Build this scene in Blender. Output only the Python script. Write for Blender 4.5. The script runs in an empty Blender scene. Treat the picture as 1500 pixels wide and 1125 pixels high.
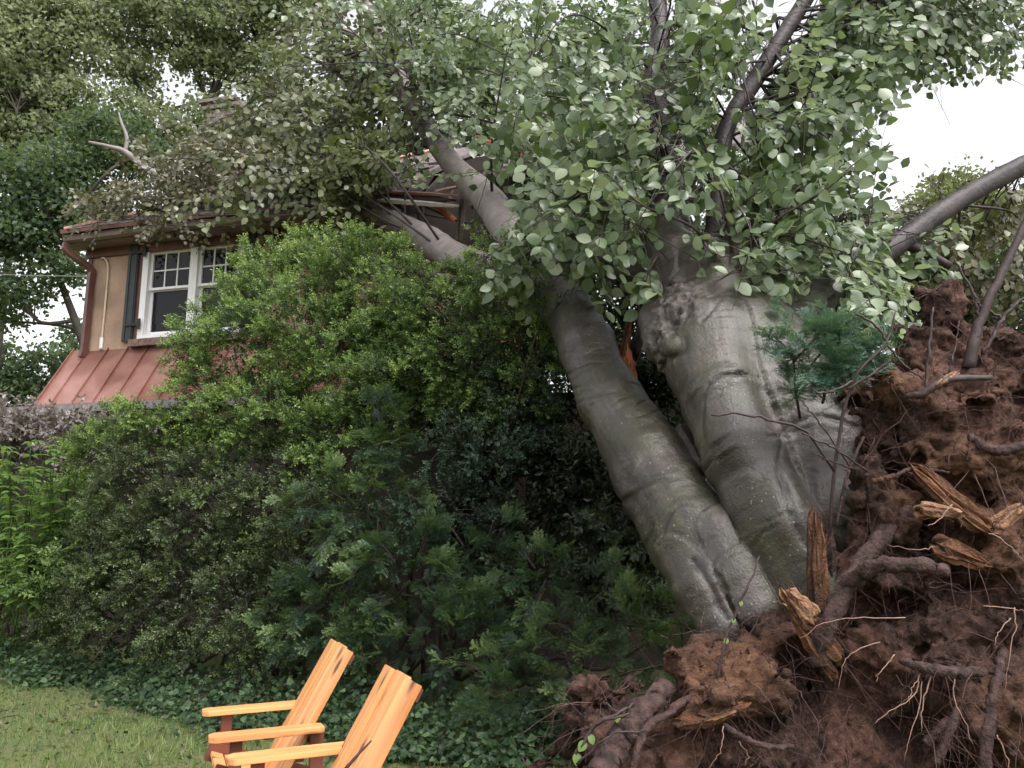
import bpy, bmesh, math, random
import numpy as np
from mathutils import Vector, Matrix

rng = np.random.default_rng(7)
random.seed(7)
SC = bpy.context.scene
COL = SC.collection

# ------------------------------------------------------------------ camera, sky, sun, exposure
F_PX, CX, CY = 1200.0, 750.0, 562.5            # focal length and centre, in pixels of a 1500 x 1125 frame
PITCH = math.atan(218 / 1200)
CAM_Z = 1.6
cd = bpy.data.cameras.new('camera'); cam = bpy.data.objects.new('camera', cd); COL.objects.link(cam)
cam.location = (0, 0, CAM_Z); cam.rotation_euler = (math.pi / 2 + PITCH, 0, 0)
cd.sensor_width = 36; cd.lens = 36 * F_PX / 1500; cd.clip_start = 0.05; cd.clip_end = 600
SC.camera = cam

SUN_EL, SUN_AZ = math.radians(58), math.radians(140)   # azimuth from +Y towards +X
w = bpy.data.worlds.new('World'); SC.world = w; w.use_nodes = True
nt = w.node_tree; nt.nodes.clear()
sky = nt.nodes.new('ShaderNodeTexSky'); sky.sky_type = 'NISHITA'; sky.sun_disc = False
sky.sun_elevation = SUN_EL; sky.sun_rotation = SUN_AZ; sky.air_density = 1.0; sky.dust_density = 4.0; sky.ozone_density = 1.0
hs = nt.nodes.new('ShaderNodeHueSaturation'); hs.inputs['Saturation'].default_value = 0.10
bg = nt.nodes.new('ShaderNodeBackground'); bg.inputs['Strength'].default_value = 0.15
wo = nt.nodes.new('ShaderNodeOutputWorld')
nt.links.new(sky.outputs[0], hs.inputs['Color']); nt.links.new(hs.outputs[0], bg.inputs['Color']); nt.links.new(bg.outputs[0], wo.inputs['Surface'])
sd = bpy.data.lights.new('sun', 'SUN'); sd.energy = 0.65; sd.angle = math.radians(25); sd.color = (1.0, 0.96, 0.9)
sun = bpy.data.objects.new('sun', sd); COL.objects.link(sun)
sv = Vector((math.sin(SUN_AZ) * math.cos(SUN_EL), math.cos(SUN_AZ) * math.cos(SUN_EL), math.sin(SUN_EL)))
sun.rotation_euler = sv.to_track_quat('Z', 'Y').to_euler()
SC.view_settings.view_transform = 'Standard'; SC.view_settings.look = 'None'; SC.view_settings.gamma = 1
SC.view_settings.exposure = 1.38
SC.cycles.max_bounces = 6; SC.cycles.diffuse_bounces = 3; SC.cycles.glossy_bounces = 2
SC.cycles.transmission_bounces = 4; SC.cycles.transparent_max_bounces = 4
SC.cycles.use_denoising = True; SC.cycles.caustics_reflective = False; SC.cycles.caustics_refractive = False

# ------------------------------------------------------------------ placing
cp, sp = math.cos(PITCH), math.sin(PITCH)
CAM = np.array([0, 0, CAM_Z])
def ray(px, py):
    a = (px - CX) / F_PX; b = (CY - py) / F_PX
    return np.array([a, cp - b * sp, sp + b * cp])
def P(px, py, Y):                              # the place at distance Y that shows at this spot of the photograph
    d = ray(px, py); return CAM + d * (Y / d[1])
def pix(V):                                    # inverse of P, for arrays
    Q = np.asarray(V) - CAM
    x = Q[:, 0]; u = -sp * Q[:, 1] + cp * Q[:, 2]; f = cp * Q[:, 1] + sp * Q[:, 2]
    f = np.maximum(f, 1e-3)
    return CX + F_PX * x / f, CY - F_PX * u / f, f
def nrm(v):
    v = np.asarray(v, float); return v / max(np.linalg.norm(v), 1e-9)

# ------------------------------------------------------------------ noise
_perm = np.random.default_rng(3).random((64, 64, 64)).astype(np.float32)
def vnoise(Q):                                 # smooth value noise, -1..1
    Q = np.asarray(Q, float); i = np.floor(Q).astype(int); f = Q - i; f = f * f * (3 - 2 * f)
    i0 = i & 63; i1 = (i + 1) & 63
    x0, y0, z0 = i0.T; x1, y1, z1 = i1.T; fx, fy, fz = f.T
    c = lambda a, b, d: _perm[a, b, d]
    v = ((c(x0, y0, z0) * (1 - fx) + c(x1, y0, z0) * fx) * (1 - fy) + (c(x0, y1, z0) * (1 - fx) + c(x1, y1, z0) * fx) * fy) * (1 - fz) \
      + ((c(x0, y0, z1) * (1 - fx) + c(x1, y0, z1) * fx) * (1 - fy) + (c(x0, y1, z1) * (1 - fx) + c(x1, y1, z1) * fx) * fy) * fz
    return v * 2 - 1
def fbm(Q, n=4):
    s = 0; a = 1
    for k in range(n):
        s = s + a * vnoise(Q * 2.03 ** k + 17.3 * k); a *= .5
    return s

_cell = np.random.default_rng(9).random((32, 32, 32, 3))
def worley(Q):                                 # distance to the nearest scattered point
    Q = np.asarray(Q, float); i = np.floor(Q).astype(int); best = np.full(len(Q), 9.)
    for a in (-1, 0, 1):
        for b in (-1, 0, 1):
            for c in (-1, 0, 1):
                j = i + [a, b, c]; p = j + _cell[j[:, 0] & 31, j[:, 1] & 31, j[:, 2] & 31]; best = np.minimum(best, ((Q - p) ** 2).sum(1))
    return np.sqrt(best)

# ------------------------------------------------------------------ mesh helpers
def mesh_np(name, V, F, attrs=None, smooth=False):
    me = bpy.data.meshes.new(name)
    V = np.ascontiguousarray(V, np.float32); F = np.ascontiguousarray(F, np.int32); n, k = F.shape
    me.vertices.add(len(V)); me.vertices.foreach_set('co', V.ravel())
    me.loops.add(n * k); me.loops.foreach_set('vertex_index', F.ravel())
    me.polygons.add(n); me.polygons.foreach_set('loop_start', np.arange(n, dtype=np.int32) * k)
    if smooth: me.polygons.foreach_set('use_smooth', np.ones(n, bool))
    else: me.polygons.foreach_set('use_smooth', np.zeros(n, bool))
    for an, a in (attrs or {}).items():
        a = np.ascontiguousarray(a, np.float32)
        if a.ndim == 1:
            me.attributes.new(an, 'FLOAT', 'POINT').data.foreach_set('value', a)
        else:
            me.attributes.new(an, 'FLOAT_VECTOR', 'POINT').data.foreach_set('vector', a.ravel())
    me.update(calc_edges=True)
    return me
def link(name, me, mat, parent=None):
    o = bpy.data.objects.new(name, me); COL.objects.link(o)
    if mat is not None and len(me.materials) == 0: me.materials.append(mat)
    if parent is not None:
        o.parent = parent
        o.matrix_parent_inverse = PINV.get(parent.name, Matrix.Identity(4))
    return o
PINV = {}
def thing(name, label, cat, loc=(0, 0, 0), group=None):
    o = bpy.data.objects.new(name, None); COL.objects.link(o); o.location = loc; o.empty_display_size = .2
    o['label'] = label; o['category'] = cat
    if group: o['group'] = group
    PINV[o.name] = Matrix.Translation(Vector(loc)).inverted()
    return o
def tag(o, label, cat, group=None):
    o['label'] = label; o['category'] = cat
    if group: o['group'] = group
    return o
class MB:                                      # triangle collector
    def __init__(s): s.V = []; s.F = []; s.A = {}; s.n = 0
    def add(s, V, F, **at):
        V = np.asarray(V, float); F = np.asarray(F, int)
        if F.shape[1] == 4: F = np.concatenate([F[:, [0, 1, 2]], F[:, [0, 2, 3]]])
        s.V.append(V); s.F.append(F + s.n); s.n += len(V)
        for k, a in at.items():
            s.A.setdefault(k, []).append(np.broadcast_to(np.asarray(a, float), (len(V),)))
    def mesh(s, name, smooth=False):
        return mesh_np(name, np.concatenate(s.V), np.concatenate(s.F), {k: np.concatenate(a) for k, a in s.A.items()}, smooth)
    def build(s, name, mat, parent=None, smooth=False):
        return link(name, s.mesh(name, smooth), mat, parent)
def catmull(pts, n):
    P_ = np.asarray(pts, float); m = len(P_)
    if m == 2:
        t = np.linspace(0, 1, n)[:, None]; return P_[0] * (1 - t) + P_[1] * t
    E_ = np.vstack([2 * P_[0] - P_[1], P_, 2 * P_[-1] - P_[-2]])
    t = np.linspace(0, m - 1 - 1e-6, n); i = t.astype(int); f = (t - i)[:, None]
    a, b, c, d = E_[i], E_[i + 1], E_[i + 2], E_[i + 3]
    return .5 * (2 * b + (c - a) * f + (2 * a - 5 * b + 4 * c - d) * f ** 2 + (3 * b - a - 3 * c + d) * f ** 3)
def tube(C, R, k=6, wob=0, cap=True):
    C = np.asarray(C, float); n = len(C); R = np.broadcast_to(np.asarray(R, float), (n,))
    T = np.gradient(C, axis=0); T /= np.maximum(np.linalg.norm(T, axis=1)[:, None], 1e-9)
    a = np.array([0, 0, 1.]) if abs(T[0, 2]) < .9 else np.array([1., 0, 0])
    u = nrm(np.cross(T[0], a)); V = []
    ang = np.arange(k) * 2 * math.pi / k
    for i in range(n):
        u = nrm(u - T[i] * np.dot(u, T[i])); v = np.cross(T[i], u)
        r = R[i] * (1 + wob * rng.uniform(-1, 1, k)) if wob else R[i]
        V.append(C[i] + (np.cos(ang) * r)[:, None] * u + (np.sin(ang) * r)[:, None] * v)
    V = np.concatenate(V); i, j = np.meshgrid(np.arange(n - 1), np.arange(k), indexing='ij'); i = i.ravel(); j = j.ravel(); j2 = (j + 1) % k
    F = np.stack([i * k + j, i * k + j2, (i + 1) * k + j2, (i + 1) * k + j], 1)
    F = np.concatenate([F[:, [0, 1, 2]], F[:, [0, 2, 3]]])
    if cap:
        m = len(V); V = np.vstack([V, C[:1], C[-1:]]); q = np.arange(k); q2 = (q + 1) % k
        F = np.concatenate([F, np.stack([np.full(k, m), q2, q], 1), np.stack([np.full(k, m + 1), (n - 1) * k + q, (n - 1) * k + q2], 1)])
    return V, F
def box_v(lo, hi):
    (a, b, c), (d, e, f) = lo, hi
    V = np.array([(x, y, z) for z in (c, f) for y in (b, e) for x in (a, d)], float)
    F = np.array([(0, 2, 3, 1), (4, 5, 7, 6), (0, 1, 5, 4), (2, 6, 7, 3), (0, 4, 6, 2), (1, 3, 7, 5)])
    return V, F
def bev_box(name, sx, sy, sz, mat, bev=.004, seg=1):
    bm = bmesh.new(); bmesh.ops.create_cube(bm, size=1)
    bmesh.ops.scale(bm, vec=(sx, sy, sz), verts=bm.verts)
    if bev: bmesh.ops.bevel(bm, geom=bm.edges[:], offset=bev, segments=seg, affect='EDGES')
    me = bpy.data.meshes.new(name); bm.to_mesh(me); bm.free(); me.materials.append(mat); return me
def frames(fwd, up):                           # rotation matrices with columns fwd, side, normal
    x = fwd / np.maximum(np.linalg.norm(fwd, axis=1)[:, None], 1e-9)
    y = np.cross(up, x); y /= np.maximum(np.linalg.norm(y, axis=1)[:, None], 1e-9)
    z = np.cross(x, y); return np.stack([x, y, z], 2)
def scatter(mb, tV, tF, pos, R, sc, tint, extra=None):
    N = len(pos); m = len(tV); sc = np.broadcast_to(np.asarray(sc, float), (N,))
    V = np.einsum('nij,mj->nmi', R, tV) * sc[:, None, None] + pos[:, None, :]
    F = tF[None] + (np.arange(N) * m)[:, None, None]
    mb.add(V.reshape(-1, 3), F.reshape(-1, tF.shape[1]), tint=np.repeat(tint, m) if extra is None else (np.repeat(tint, m) + np.tile(extra, N)))
def rdir(n):
    v = rng.normal(size=(n, 3)); return v / np.linalg.norm(v, axis=1)[:, None]

# ------------------------------------------------------------------ signed-distance surfaces (surface nets)
def sdf_mesh(fn, lo, hi, h):
    lo = np.array(lo, float); B = 8; nb = np.ceil((np.array(hi) - lo) / (h * B)).astype(int); n = nb * B + 1
    ic = np.stack(np.meshgrid(*[np.arange(k) for k in nb], indexing='ij'), -1).reshape(-1, 3)
    dc = fn(lo + (ic * B + B / 2) * h)
    D = np.repeat(np.repeat(np.repeat(np.where(dc.reshape(nb) < 0, -1., 1.).astype(np.float32), B, 0), B, 1), B, 2)
    D = np.pad(D, ((0, 1),) * 3, mode='edge')
    keep = ic[np.abs(dc) < B * h * 1.25]
    g = np.stack(np.meshgrid(*[np.arange(B + 1)] * 3, indexing='ij'), -1).reshape(-1, 3)
    for s in range(0, len(keep), 400):
        I = (keep[s:s + 400, None, :] * B + g[None]).reshape(-1, 3)
        D[I[:, 0], I[:, 1], I[:, 2]] = fn(lo + I * h)
    S = D < 0
    c8 = [S[a:n[0] - 1 + a, b:n[1] - 1 + b, c:n[2] - 1 + c] for a in (0, 1) for b in (0, 1) for c in (0, 1)]
    cnt = sum(c.astype(np.int8) for c in c8); act = (cnt > 0) & (cnt < 8)
    A = np.argwhere(act); idx = np.full(act.shape, -1, np.int32); idx[act] = np.arange(len(A))
    acc = np.zeros((len(A), 3)); num = np.zeros(len(A))
    offs = [(a, b, c) for a in (0, 1) for b in (0, 1) for c in (0, 1)]
    for p in offs:
        for ax in range(3):
            if p[ax]: continue
            q = list(p); q[ax] = 1
            d0 = D[A[:, 0] + p[0], A[:, 1] + p[1], A[:, 2] + p[2]]; d1 = D[A[:, 0] + q[0], A[:, 1] + q[1], A[:, 2] + q[2]]
            cr = (d0 < 0) != (d1 < 0); t = np.where(cr, d0 / np.where(cr, d0 - d1, 1), 0)
            pt = np.array(p, float)[None] + t[:, None] * np.eye(3)[ax]
            acc += pt * cr[:, None]; num += cr
    V = lo + (A + acc / num[:, None]) * h
    F = []
    for ax in range(3):
        sl0 = [slice(None)] * 3; sl1 = [slice(None)] * 3; sl0[ax] = slice(0, -1); sl1[ax] = slice(1, None)
        a, b = S[tuple(sl0)], S[tuple(sl1)]
        E_ = np.argwhere(a != b); o1, o2 = [(1, 2), (2, 0), (0, 1)][ax]
        ok = (E_[:, o1] > 0) & (E_[:, o2] > 0) & (E_[:, o1] < n[o1] - 1) & (E_[:, o2] < n[o2] - 1); E_ = E_[ok]
        def at(d1, d2):
            I = E_.copy(); I[:, o1] -= d1; I[:, o2] -= d2; return idx[I[:, 0], I[:, 1], I[:, 2]]
        Q = np.stack([at(1, 1), at(0, 1), at(0, 0), at(1, 0)], 1)
        fl = ~a[E_[:, 0], E_[:, 1], E_[:, 2]]; Q[fl] = Q[fl][:, ::-1]
        F.append(Q[(Q >= 0).all(1)])
    return V, np.concatenate(F)
def vnormals(V, F):
    n = np.cross(V[F[:, 1]] - V[F[:, 0]], V[F[:, 2]] - V[F[:, 0]]); N = np.zeros_like(V)
    for k in range(F.shape[1]): np.add.at(N, F[:, k], n)
    return N / np.maximum(np.linalg.norm(N, axis=1)[:, None], 1e-12)
def smooth_mesh(V, F, it=3, lam=.5):
    k = F.shape[1]; e = np.concatenate([F[:, [i, (i + 1) % k]] for i in range(k)])
    for _ in range(it):
        S = np.zeros_like(V); c = np.zeros(len(V))
        np.add.at(S, e[:, 0], V[e[:, 1]]); np.add.at(S, e[:, 1], V[e[:, 0]]); np.add.at(c, e[:, 0], 1); np.add.at(c, e[:, 1], 1)
        V = V + lam * (S / c[:, None] - V)
    return V

# ------------------------------------------------------------------ materials
def new_mat(name):
    m = bpy.data.materials.new(name); m.use_nodes = True; t = m.node_tree; t.nodes.clear()
    o = t.nodes.new('ShaderNodeOutputMaterial'); return m, t, o
class NT:
    def __init__(s, t): s.t = t
    def __call__(s, typ, ins=None, **kw):
        n = s.t.nodes.new('ShaderNode' + typ)
        for k, v in kw.items(): setattr(n, k, v)
        for k, v in (ins or {}).items():
            if isinstance(v, bpy.types.NodeSocket): s.t.links.new(v, n.inputs[k])
            else: n.inputs[k].default_value = v
        return n
    def ramp(s, fac, stops, interp='LINEAR'):
        n = s.t.nodes.new('ShaderNodeValToRGB'); s.t.links.new(fac, n.inputs[0]); e = n.color_ramp.elements; n.color_ramp.interpolation = interp
        while len(e) < len(stops): e.new(.5)
        for i, (p, c) in enumerate(stops):
            e[i].position = p; e[i].color = (*c, 1) if not np.isscalar(c) else (c, c, c, 1)
        return n.outputs[0]
    def mix(s, f, a, b, mode='MIX'):
        n = s.t.nodes.new('ShaderNodeMix'); n.data_type = 'RGBA'; n.blend_type = mode
        for k, v in ((0, f), (6, a), (7, b)):
            if isinstance(v, bpy.types.NodeSocket): s.t.links.new(v, n.inputs[k])
            elif k == 0: n.inputs[0].default_value = v
            else: n.inputs[k].default_value = (*v, 1)
        return n.outputs[2]
    def math(s, op, a, b=0., clamp=False):
        n = s.t.nodes.new('ShaderNodeMath'); n.operation = op; n.use_clamp = clamp
        for k, v in ((0, a), (1, b)):
            if isinstance(v, bpy.types.NodeSocket): s.t.links.new(v, n.inputs[k])
            else: n.inputs[k].default_value = v
        return n.outputs[0]
def leaf_mat(name, stops, under=None, transl=.35, gloss=.5, rough=.4, spec=.35):
    """stops: colour ramp over the per-leaf tint 0..1; under: colour of a leaf's underside."""
    m, t, o = new_mat(name); N = NT(t)
    at = N('Attribute', attribute_name='tint')
    c = N.ramp(at.outputs['Fac'], stops)
    if under is not None:
        g = N('NewGeometry'); c2 = N.mix(.75, c, under); c = N.mix(g.outputs['Backfacing'], c, c2)
    pb = N('BsdfPrincipled', {'Base Color': c, 'Roughness': rough, 'Specular IOR Level': spec})
    tr = N('BsdfTranslucent', {'Color': N.mix(.5, c, (.25, .35, .05), 'ADD')})
    ms = N('MixShader', {0: transl, 1: pb.outputs[0], 2: tr.outputs[0]})
    t.links.new(ms.outputs[0], o.inputs[0]); return m
def simple(name, col, rough=.6, var=.15, scale=6., bump=0., bscale=40., metal=0., spec=.4, coord='Object'):
    m, t, o = new_mat(name); N = NT(t)
    tc = N('TexCoord'); v = tc.outputs[coord]
    n1 = N('TexNoise', {'Vector': v, 'Scale': scale, 'Detail': 6.})
    a = tuple(c * (1 - var) for c in col); b = tuple(min(1, c * (1 + var)) for c in col)
    c = N.ramp(n1.outputs[0], [(.3, a), (.7, b)])
    pb = N('BsdfPrincipled', {'Base Color': c, 'Roughness': rough, 'Metallic': metal, 'Specular IOR Level': spec})
    if bump:
        n2 = N('TexNoise', {'Vector': v, 'Scale': bscale, 'Detail': 8.})
        bp = N('Bump', {'Height': n2.outputs[0], 'Strength': bump, 'Distance': .02}); t.links.new(bp.outputs[0], pb.inputs['Normal'])
    t.links.new(pb.outputs[0], o.inputs[0]); return m
M = {}
def bark_mat():
    m, t, o = new_mat('beech_bark'); N = NT(t)
    tc = N('TexCoord'); ob = tc.outputs['Object']
    ba = N('Attribute', attribute_name='bark').outputs['Vector']
    cr = N('Attribute', attribute_name='crease').outputs['Fac']
    sc = N('Attribute', attribute_name='scar').outputs['Fac']
    n1 = N('TexNoise', {'Vector': ob, 'Scale': 2.6, 'Detail': 9., 'Roughness': .68, 'Distortion': .3})
    base = N.ramp(n1.outputs[0], [(.34, (.017, .013, .012)), (.45, (.040, .032, .028)), (.55, (.070, .056, .051)), (.66, (.135, .108, .102))])
    n2 = N('TexNoise', {'Vector': ob, 'Scale': 1.25, 'Detail': 8., 'Roughness': .7, 'Distortion': .5})
    base = N.mix(N.ramp(n2.outputs[0], [(.44, 0.), (.58, .85)]), base, (.052, .052, .023))
    n2b = N('TexNoise', {'Vector': N('VectorMath', {0: ob, 1: (7.3, 2.1, 5.)}, operation='ADD').outputs[0], 'Scale': 1.9, 'Detail': 7., 'Roughness': .7})
    base = N.mix(N.ramp(n2b.outputs[0], [(.50, 0.), (.64, .7)]), base, (.130, .098, .096))
    mp = N('Mapping', {'Vector': ba, 'Scale': (9., 2.6, 2.6)})
    n3 = N('TexNoise', {'Vector': mp.outputs[0], 'Scale': 1., 'Detail': 6., 'Roughness': .7, 'Distortion': .5})
    n4 = N('TexNoise', {'Vector': ob, 'Scale': 2.2, 'Detail': 2.})
    streak = N.math('MULTIPLY', N.ramp(n3.outputs[0], [(.30, 1.), (.37, 0.)]), N.ramp(n4.outputs[0], [(.42, 0.), (.6, .85)]))
    base = N.mix(streak, base, (.030, .025, .024))
    nl = N('TexNoise', {'Vector': N('VectorMath', {0: ob, 1: (1.7, 8.2, 3.)}, operation='ADD').outputs[0], 'Scale': 4.5, 'Detail': 10., 'Roughness': .75, 'Distortion': .6})
    base = N.mix(N.ramp(nl.outputs[0], [(.575, 0.), (.60, .65)]), base, (.135, .120, .098))
    base = N.mix(N.ramp(nl.outputs[0], [(.38, .75), (.42, 0.)]), base, (.035, .030, .026))
    mp2 = N('Mapping', {'Vector': ba, 'Scale': (1.1, 11., 11.)})
    n5 = N('TexNoise', {'Vector': mp2.outputs[0], 'Scale': 1., 'Detail': 6., 'Roughness': .65})
    base = N.mix(N.ramp(n5.outputs[0], [(.40, .7), (.58, 0.)]), base, (.034, .030, .026))
    vo = N('TexVoronoi', {'Vector': ob, 'Scale': 26., 'Randomness': 1.})
    n6 = N('TexNoise', {'Vector': ob, 'Scale': 3.1, 'Detail': 3.})
    spot = N.math('MULTIPLY', N.ramp(vo.outputs['Distance'], [(.08, 1.), (.17, 0.)]), N.ramp(n6.outputs[0], [(.5, 0.), (.6, .9)]))
    base = N.mix(spot, base, (.27, .255, .24))
    vo2 = N('TexVoronoi', {'Vector': N('Mapping', {'Vector': ba, 'Scale': (34., 15., 15.)}).outputs[0], 'Scale': 1.})
    base = N.mix(N.ramp(vo2.outputs['Distance'], [(.10, .75), (.2, 0.)]), base, (.045, .038, .036))
    n7 = N('TexNoise', {'Vector': ob, 'Scale': 70., 'Detail': 6.})
    base = N.mix(N.ramp(n7.outputs[0], [(.36, .3), (.46, 0.)]), base, (.030, .025, .025))
    base = N.mix(N.math('MULTIPLY', cr, .95, True), base, (.018, .014, .013))
    n8 = N('TexNoise', {'Vector': ob, 'Scale': 21., 'Detail': 9., 'Roughness': .75})
    scc = N.ramp(n8.outputs[0], [(.36, (.018, .013, .012)), (.52, (.085, .066, .062)), (.7, (.25, .20, .185))])
    base = N.mix(N.math('MULTIPLY', sc, .9, True), base, scc)
    pb = N('BsdfPrincipled', {'Base Color': base, 'Roughness': N.ramp(n1.outputs[0], [(.3, .30), (.7, .46)]), 'Specular IOR Level': .5})
    hgt = N.math('ADD', N.math('MULTIPLY', n3.outputs[0], .4), N.math('MULTIPLY', n7.outputs[0], .35))
    hgt = N.math('ADD', hgt, N.math('ADD', N.math('MULTIPLY', n5.outputs[0], .6), N.math('MULTIPLY', nl.outputs[0], .8)))
    hgt = N.math('ADD', hgt, N.math('MULTIPLY', N.math('MULTIPLY', n8.outputs[0], sc), 3.))
    hgt = N.math('SUBTRACT', hgt, N.math('MULTIPLY', streak, .5))
    bp = N('Bump', {'Height': hgt, 'Strength': .42, 'Distance': .03}); t.links.new(bp.outputs[0], pb.inputs['Normal'])
    t.links.new(pb.outputs[0], o.inputs[0]); return m
def soil_mat():
    m, t, o = new_mat('root_soil'); N = NT(t)
    ob = N('TexCoord').outputs['Object']; rot = N('Attribute', attribute_name='rot').outputs['Fac']
    n1 = N('TexNoise', {'Vector': ob, 'Scale': 2.1, 'Detail': 10., 'Roughness': .7})
    c = N.ramp(n1.outputs[0], [(.34, (.026, .013, .010)), (.45, (.092, .043, .032)), (.55, (.190, .092, .066)), (.68, (.34, .180, .130))])
    n0 = N('TexNoise', {'Vector': ob, 'Scale': 1.3, 'Detail': 5., 'Roughness': .6, 'Distortion': .4})
    c = N.mix(N.ramp(n0.outputs[0], [(.47, .85), (.58, 0.)]), c, (.018, .011, .010))
    n2 = N('TexNoise', {'Vector': ob, 'Scale': 26., 'Detail': 8., 'Roughness': .75})
    c = N.mix(.42, c, N.ramp(n2.outputs[0], [(.38, (.012, .007, .006)), (.5, (.090, .043, .032)), (.64, (.34, .185, .135))]))
    mpr = N('Mapping', {'Vector': ob, 'Scale': (9., 30., 30.), 'Rotation': (0., .5, .3)})
    n4 = N('TexNoise', {'Vector': mpr.outputs[0], 'Scale': 1., 'Detail': 7., 'Roughness': .7})
    c = N.mix(N.math('MULTIPLY', rot, N.ramp(n1.outputs[0], [(.35, .3), (.5, 1.)]), True), c, N.ramp(n4.outputs[0], [(.3, (.06, .026, .015)), (.5, (.21, .10, .055)), (.68, (.40, .22, .13))]))
    pb = N('BsdfPrincipled', {'Base Color': c, 'Roughness': .8, 'Specular IOR Level': .3})
    n3 = N('TexNoise', {'Vector': ob, 'Scale': 60., 'Detail': 9., 'Roughness': .8})
    h = N.math('ADD', n3.outputs[0], N.math('MULTIPLY', n2.outputs[0], 1.8))
    h = N.math('ADD', h, N.math('MULTIPLY', N.math('MULTIPLY', n4.outputs[0], rot), 1.5))
    bp = N('Bump', {'Height': h, 'Strength': 1., 'Distance': .028}); t.links.new(bp.outputs[0], pb.inputs['Normal'])
    t.links.new(pb.outputs[0], o.inputs[0]); return m
def wood_mat(name, a, b, dark, sc=1., knots=True, rough=.5):
    m, t, o = new_mat(name); N = NT(t)
    tc = N('TexCoord'); oi = N('ObjectInfo')
    off = N('CombineXYZ', {'X': N.math('MULTIPLY', oi.outputs['Random'], 37.), 'Y': N.math('MULTIPLY', oi.outputs['Random'], 11.), 'Z': 0.})
    v = N('VectorMath', {0: tc.outputs['Object'], 1: off.outputs[0]}, operation='ADD').outputs[0]
    mp = N('Mapping', {'Vector': v, 'Scale': (1.3 * sc, 26. * sc, 26. * sc)})
    n1 = N('TexNoise', {'Vector': mp.outputs[0], 'Scale': 1., 'Detail': 6., 'Distortion': .6})
    c = N.ramp(n1.outputs[0], [(.3, a), (.68, b)])
    mp3 = N('Mapping', {'Vector': v, 'Scale': (.9, 7., 7.)})
    n3 = N('TexNoise', {'Vector': mp3.outputs[0], 'Scale': 1., 'Detail': 2.})
    c = N.mix(N.ramp(n3.outputs[0], [(.5, 0.), (.72, .45)]), c, dark)
    if knots:
        mp2 = N('Mapping', {'Vector': v, 'Scale': (3.2, 9., 9.)})
        vo = N('TexVoronoi', {'Vector': mp2.outputs[0], 'Scale': 1.})
        kn = N.ramp(vo.outputs['Distance'], [(.10, 1.), (.2, .3), (.26, 0.)])
        c = N.mix(kn, c, tuple(x * .3 for x in dark))
    pb = N('BsdfPrincipled', {'Base Color': c, 'Roughness': rough, 'Specular IOR Level': .4})
    bp = N('Bump', {'Height': n1.outputs[0], 'Strength': .25, 'Distance': .004}); t.links.new(bp.outputs[0], pb.inputs['Normal'])
    t.links.new(pb.outputs[0], o.inputs[0]); return m
M['bark'] = bark_mat(); M['soil'] = soil_mat()
M['limb'] = simple('limb_bark', (.044, .034, .036), .55, .5, 7., .4, 30.)
M['dead_limb'] = simple('pale_dead_wood', (.24, .205, .20), .6, .2, 9., .3, 30.)
M['twig'] = simple('twig_bark', (.045, .028, .028), .6, .3, 12., .2)
M['root'] = simple('root_bark', (.048, .026, .023), .85, .7, 18., 1., 45.)
M['rootlet'] = simple('rootlet', (.085, .045, .042), .8, .4, 14.)
M['pale_root'] = simple('pale_rootlet', (.26, .155, .12), .6, .2, 14.)
M['heart'] = simple('splintered_heartwood', (.24, .105, .040), .7, .6, 13., 1., 40.)
M['heart_pale'] = simple('fresh_split_wood', (.46, .27, .14), .65, .4, 16., .8, 50.)
def torn_mat(name, stops):
    m, t, o = new_mat(name); N = NT(t); at = N('Attribute', attribute_name='tint').outputs['Fac']; ob = N('TexCoord').outputs['Object']
    n1 = N('TexNoise', {'Vector': ob, 'Scale': 14., 'Detail': 7., 'Roughness': .7}); n2 = N('TexNoise', {'Vector': ob, 'Scale': 70., 'Detail': 5.})
    f = N.math('ADD', N.math('MULTIPLY', at, .55), N.math('MULTIPLY', n1.outputs[0], .5), True)
    pb = N('BsdfPrincipled', {'Base Color': N.ramp(f, stops), 'Roughness': .75, 'Specular IOR Level': .3})
    bp = N('Bump', {'Height': N.math('ADD', n1.outputs[0], N.math('MULTIPLY', n2.outputs[0], .6)), 'Strength': 1., 'Distance': .02}); t.links.new(bp.outputs[0], pb.inputs['Normal'])
    t.links.new(pb.outputs[0], o.inputs[0]); return m
M['heart'] = torn_mat('splintered_heartwood', [(.25, (.028, .014, .010)), (.5, (.085, .038, .020)), (.7, (.165, .072, .035)), (.95, (.28, .135, .068))])
M['heart_pale'] = torn_mat('fresh_split_wood', [(.25, (.06, .03, .02)), (.5, (.16, .078, .042)), (.7, (.27, .145, .085)), (.95, (.42, .27, .17))])
M['red_split'] = simple('red_split_wood', (.50, .17, .08), .65, .35, 10., .5, 50.)
M['cedar'] = wood_mat('cedar_board', (.56, .225, .08), (.82, .42, .175), (.42, .145, .05))
M['shaded_board'] = wood_mat('shade_red_board', (.11, .034, .022), (.17, .055, .034), (.08, .025, .016), knots=False)  # legs and rails: shade under the arms put into a darker red
M['beech_leaf'] = leaf_mat('beech_leaf', [(0., (.038, .068, .028)), (.35, (.080, .122, .056)), (.7, (.155, .200, .112)), (1., (.265, .31, .205))], under=(.26, .30, .21), transl=.27, rough=.31, spec=.55)
M['beech_far'] = leaf_mat('beech_leaf_roof', [(0., (.042, .050, .020)), (.4, (.080, .100, .036)), (.75, (.135, .150, .066)), (1., (.27, .27, .18))], under=(.23, .24, .16), transl=.25, rough=.38, spec=.5)
M['bronze_leaf'] = leaf_mat('bronze_leaf', [(0., (.044, .040, .018)), (.5, (.088, .082, .038)), (1., (.22, .20, .13))], under=(.17, .165, .11), transl=.2, rough=.4, spec=.5)
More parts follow.
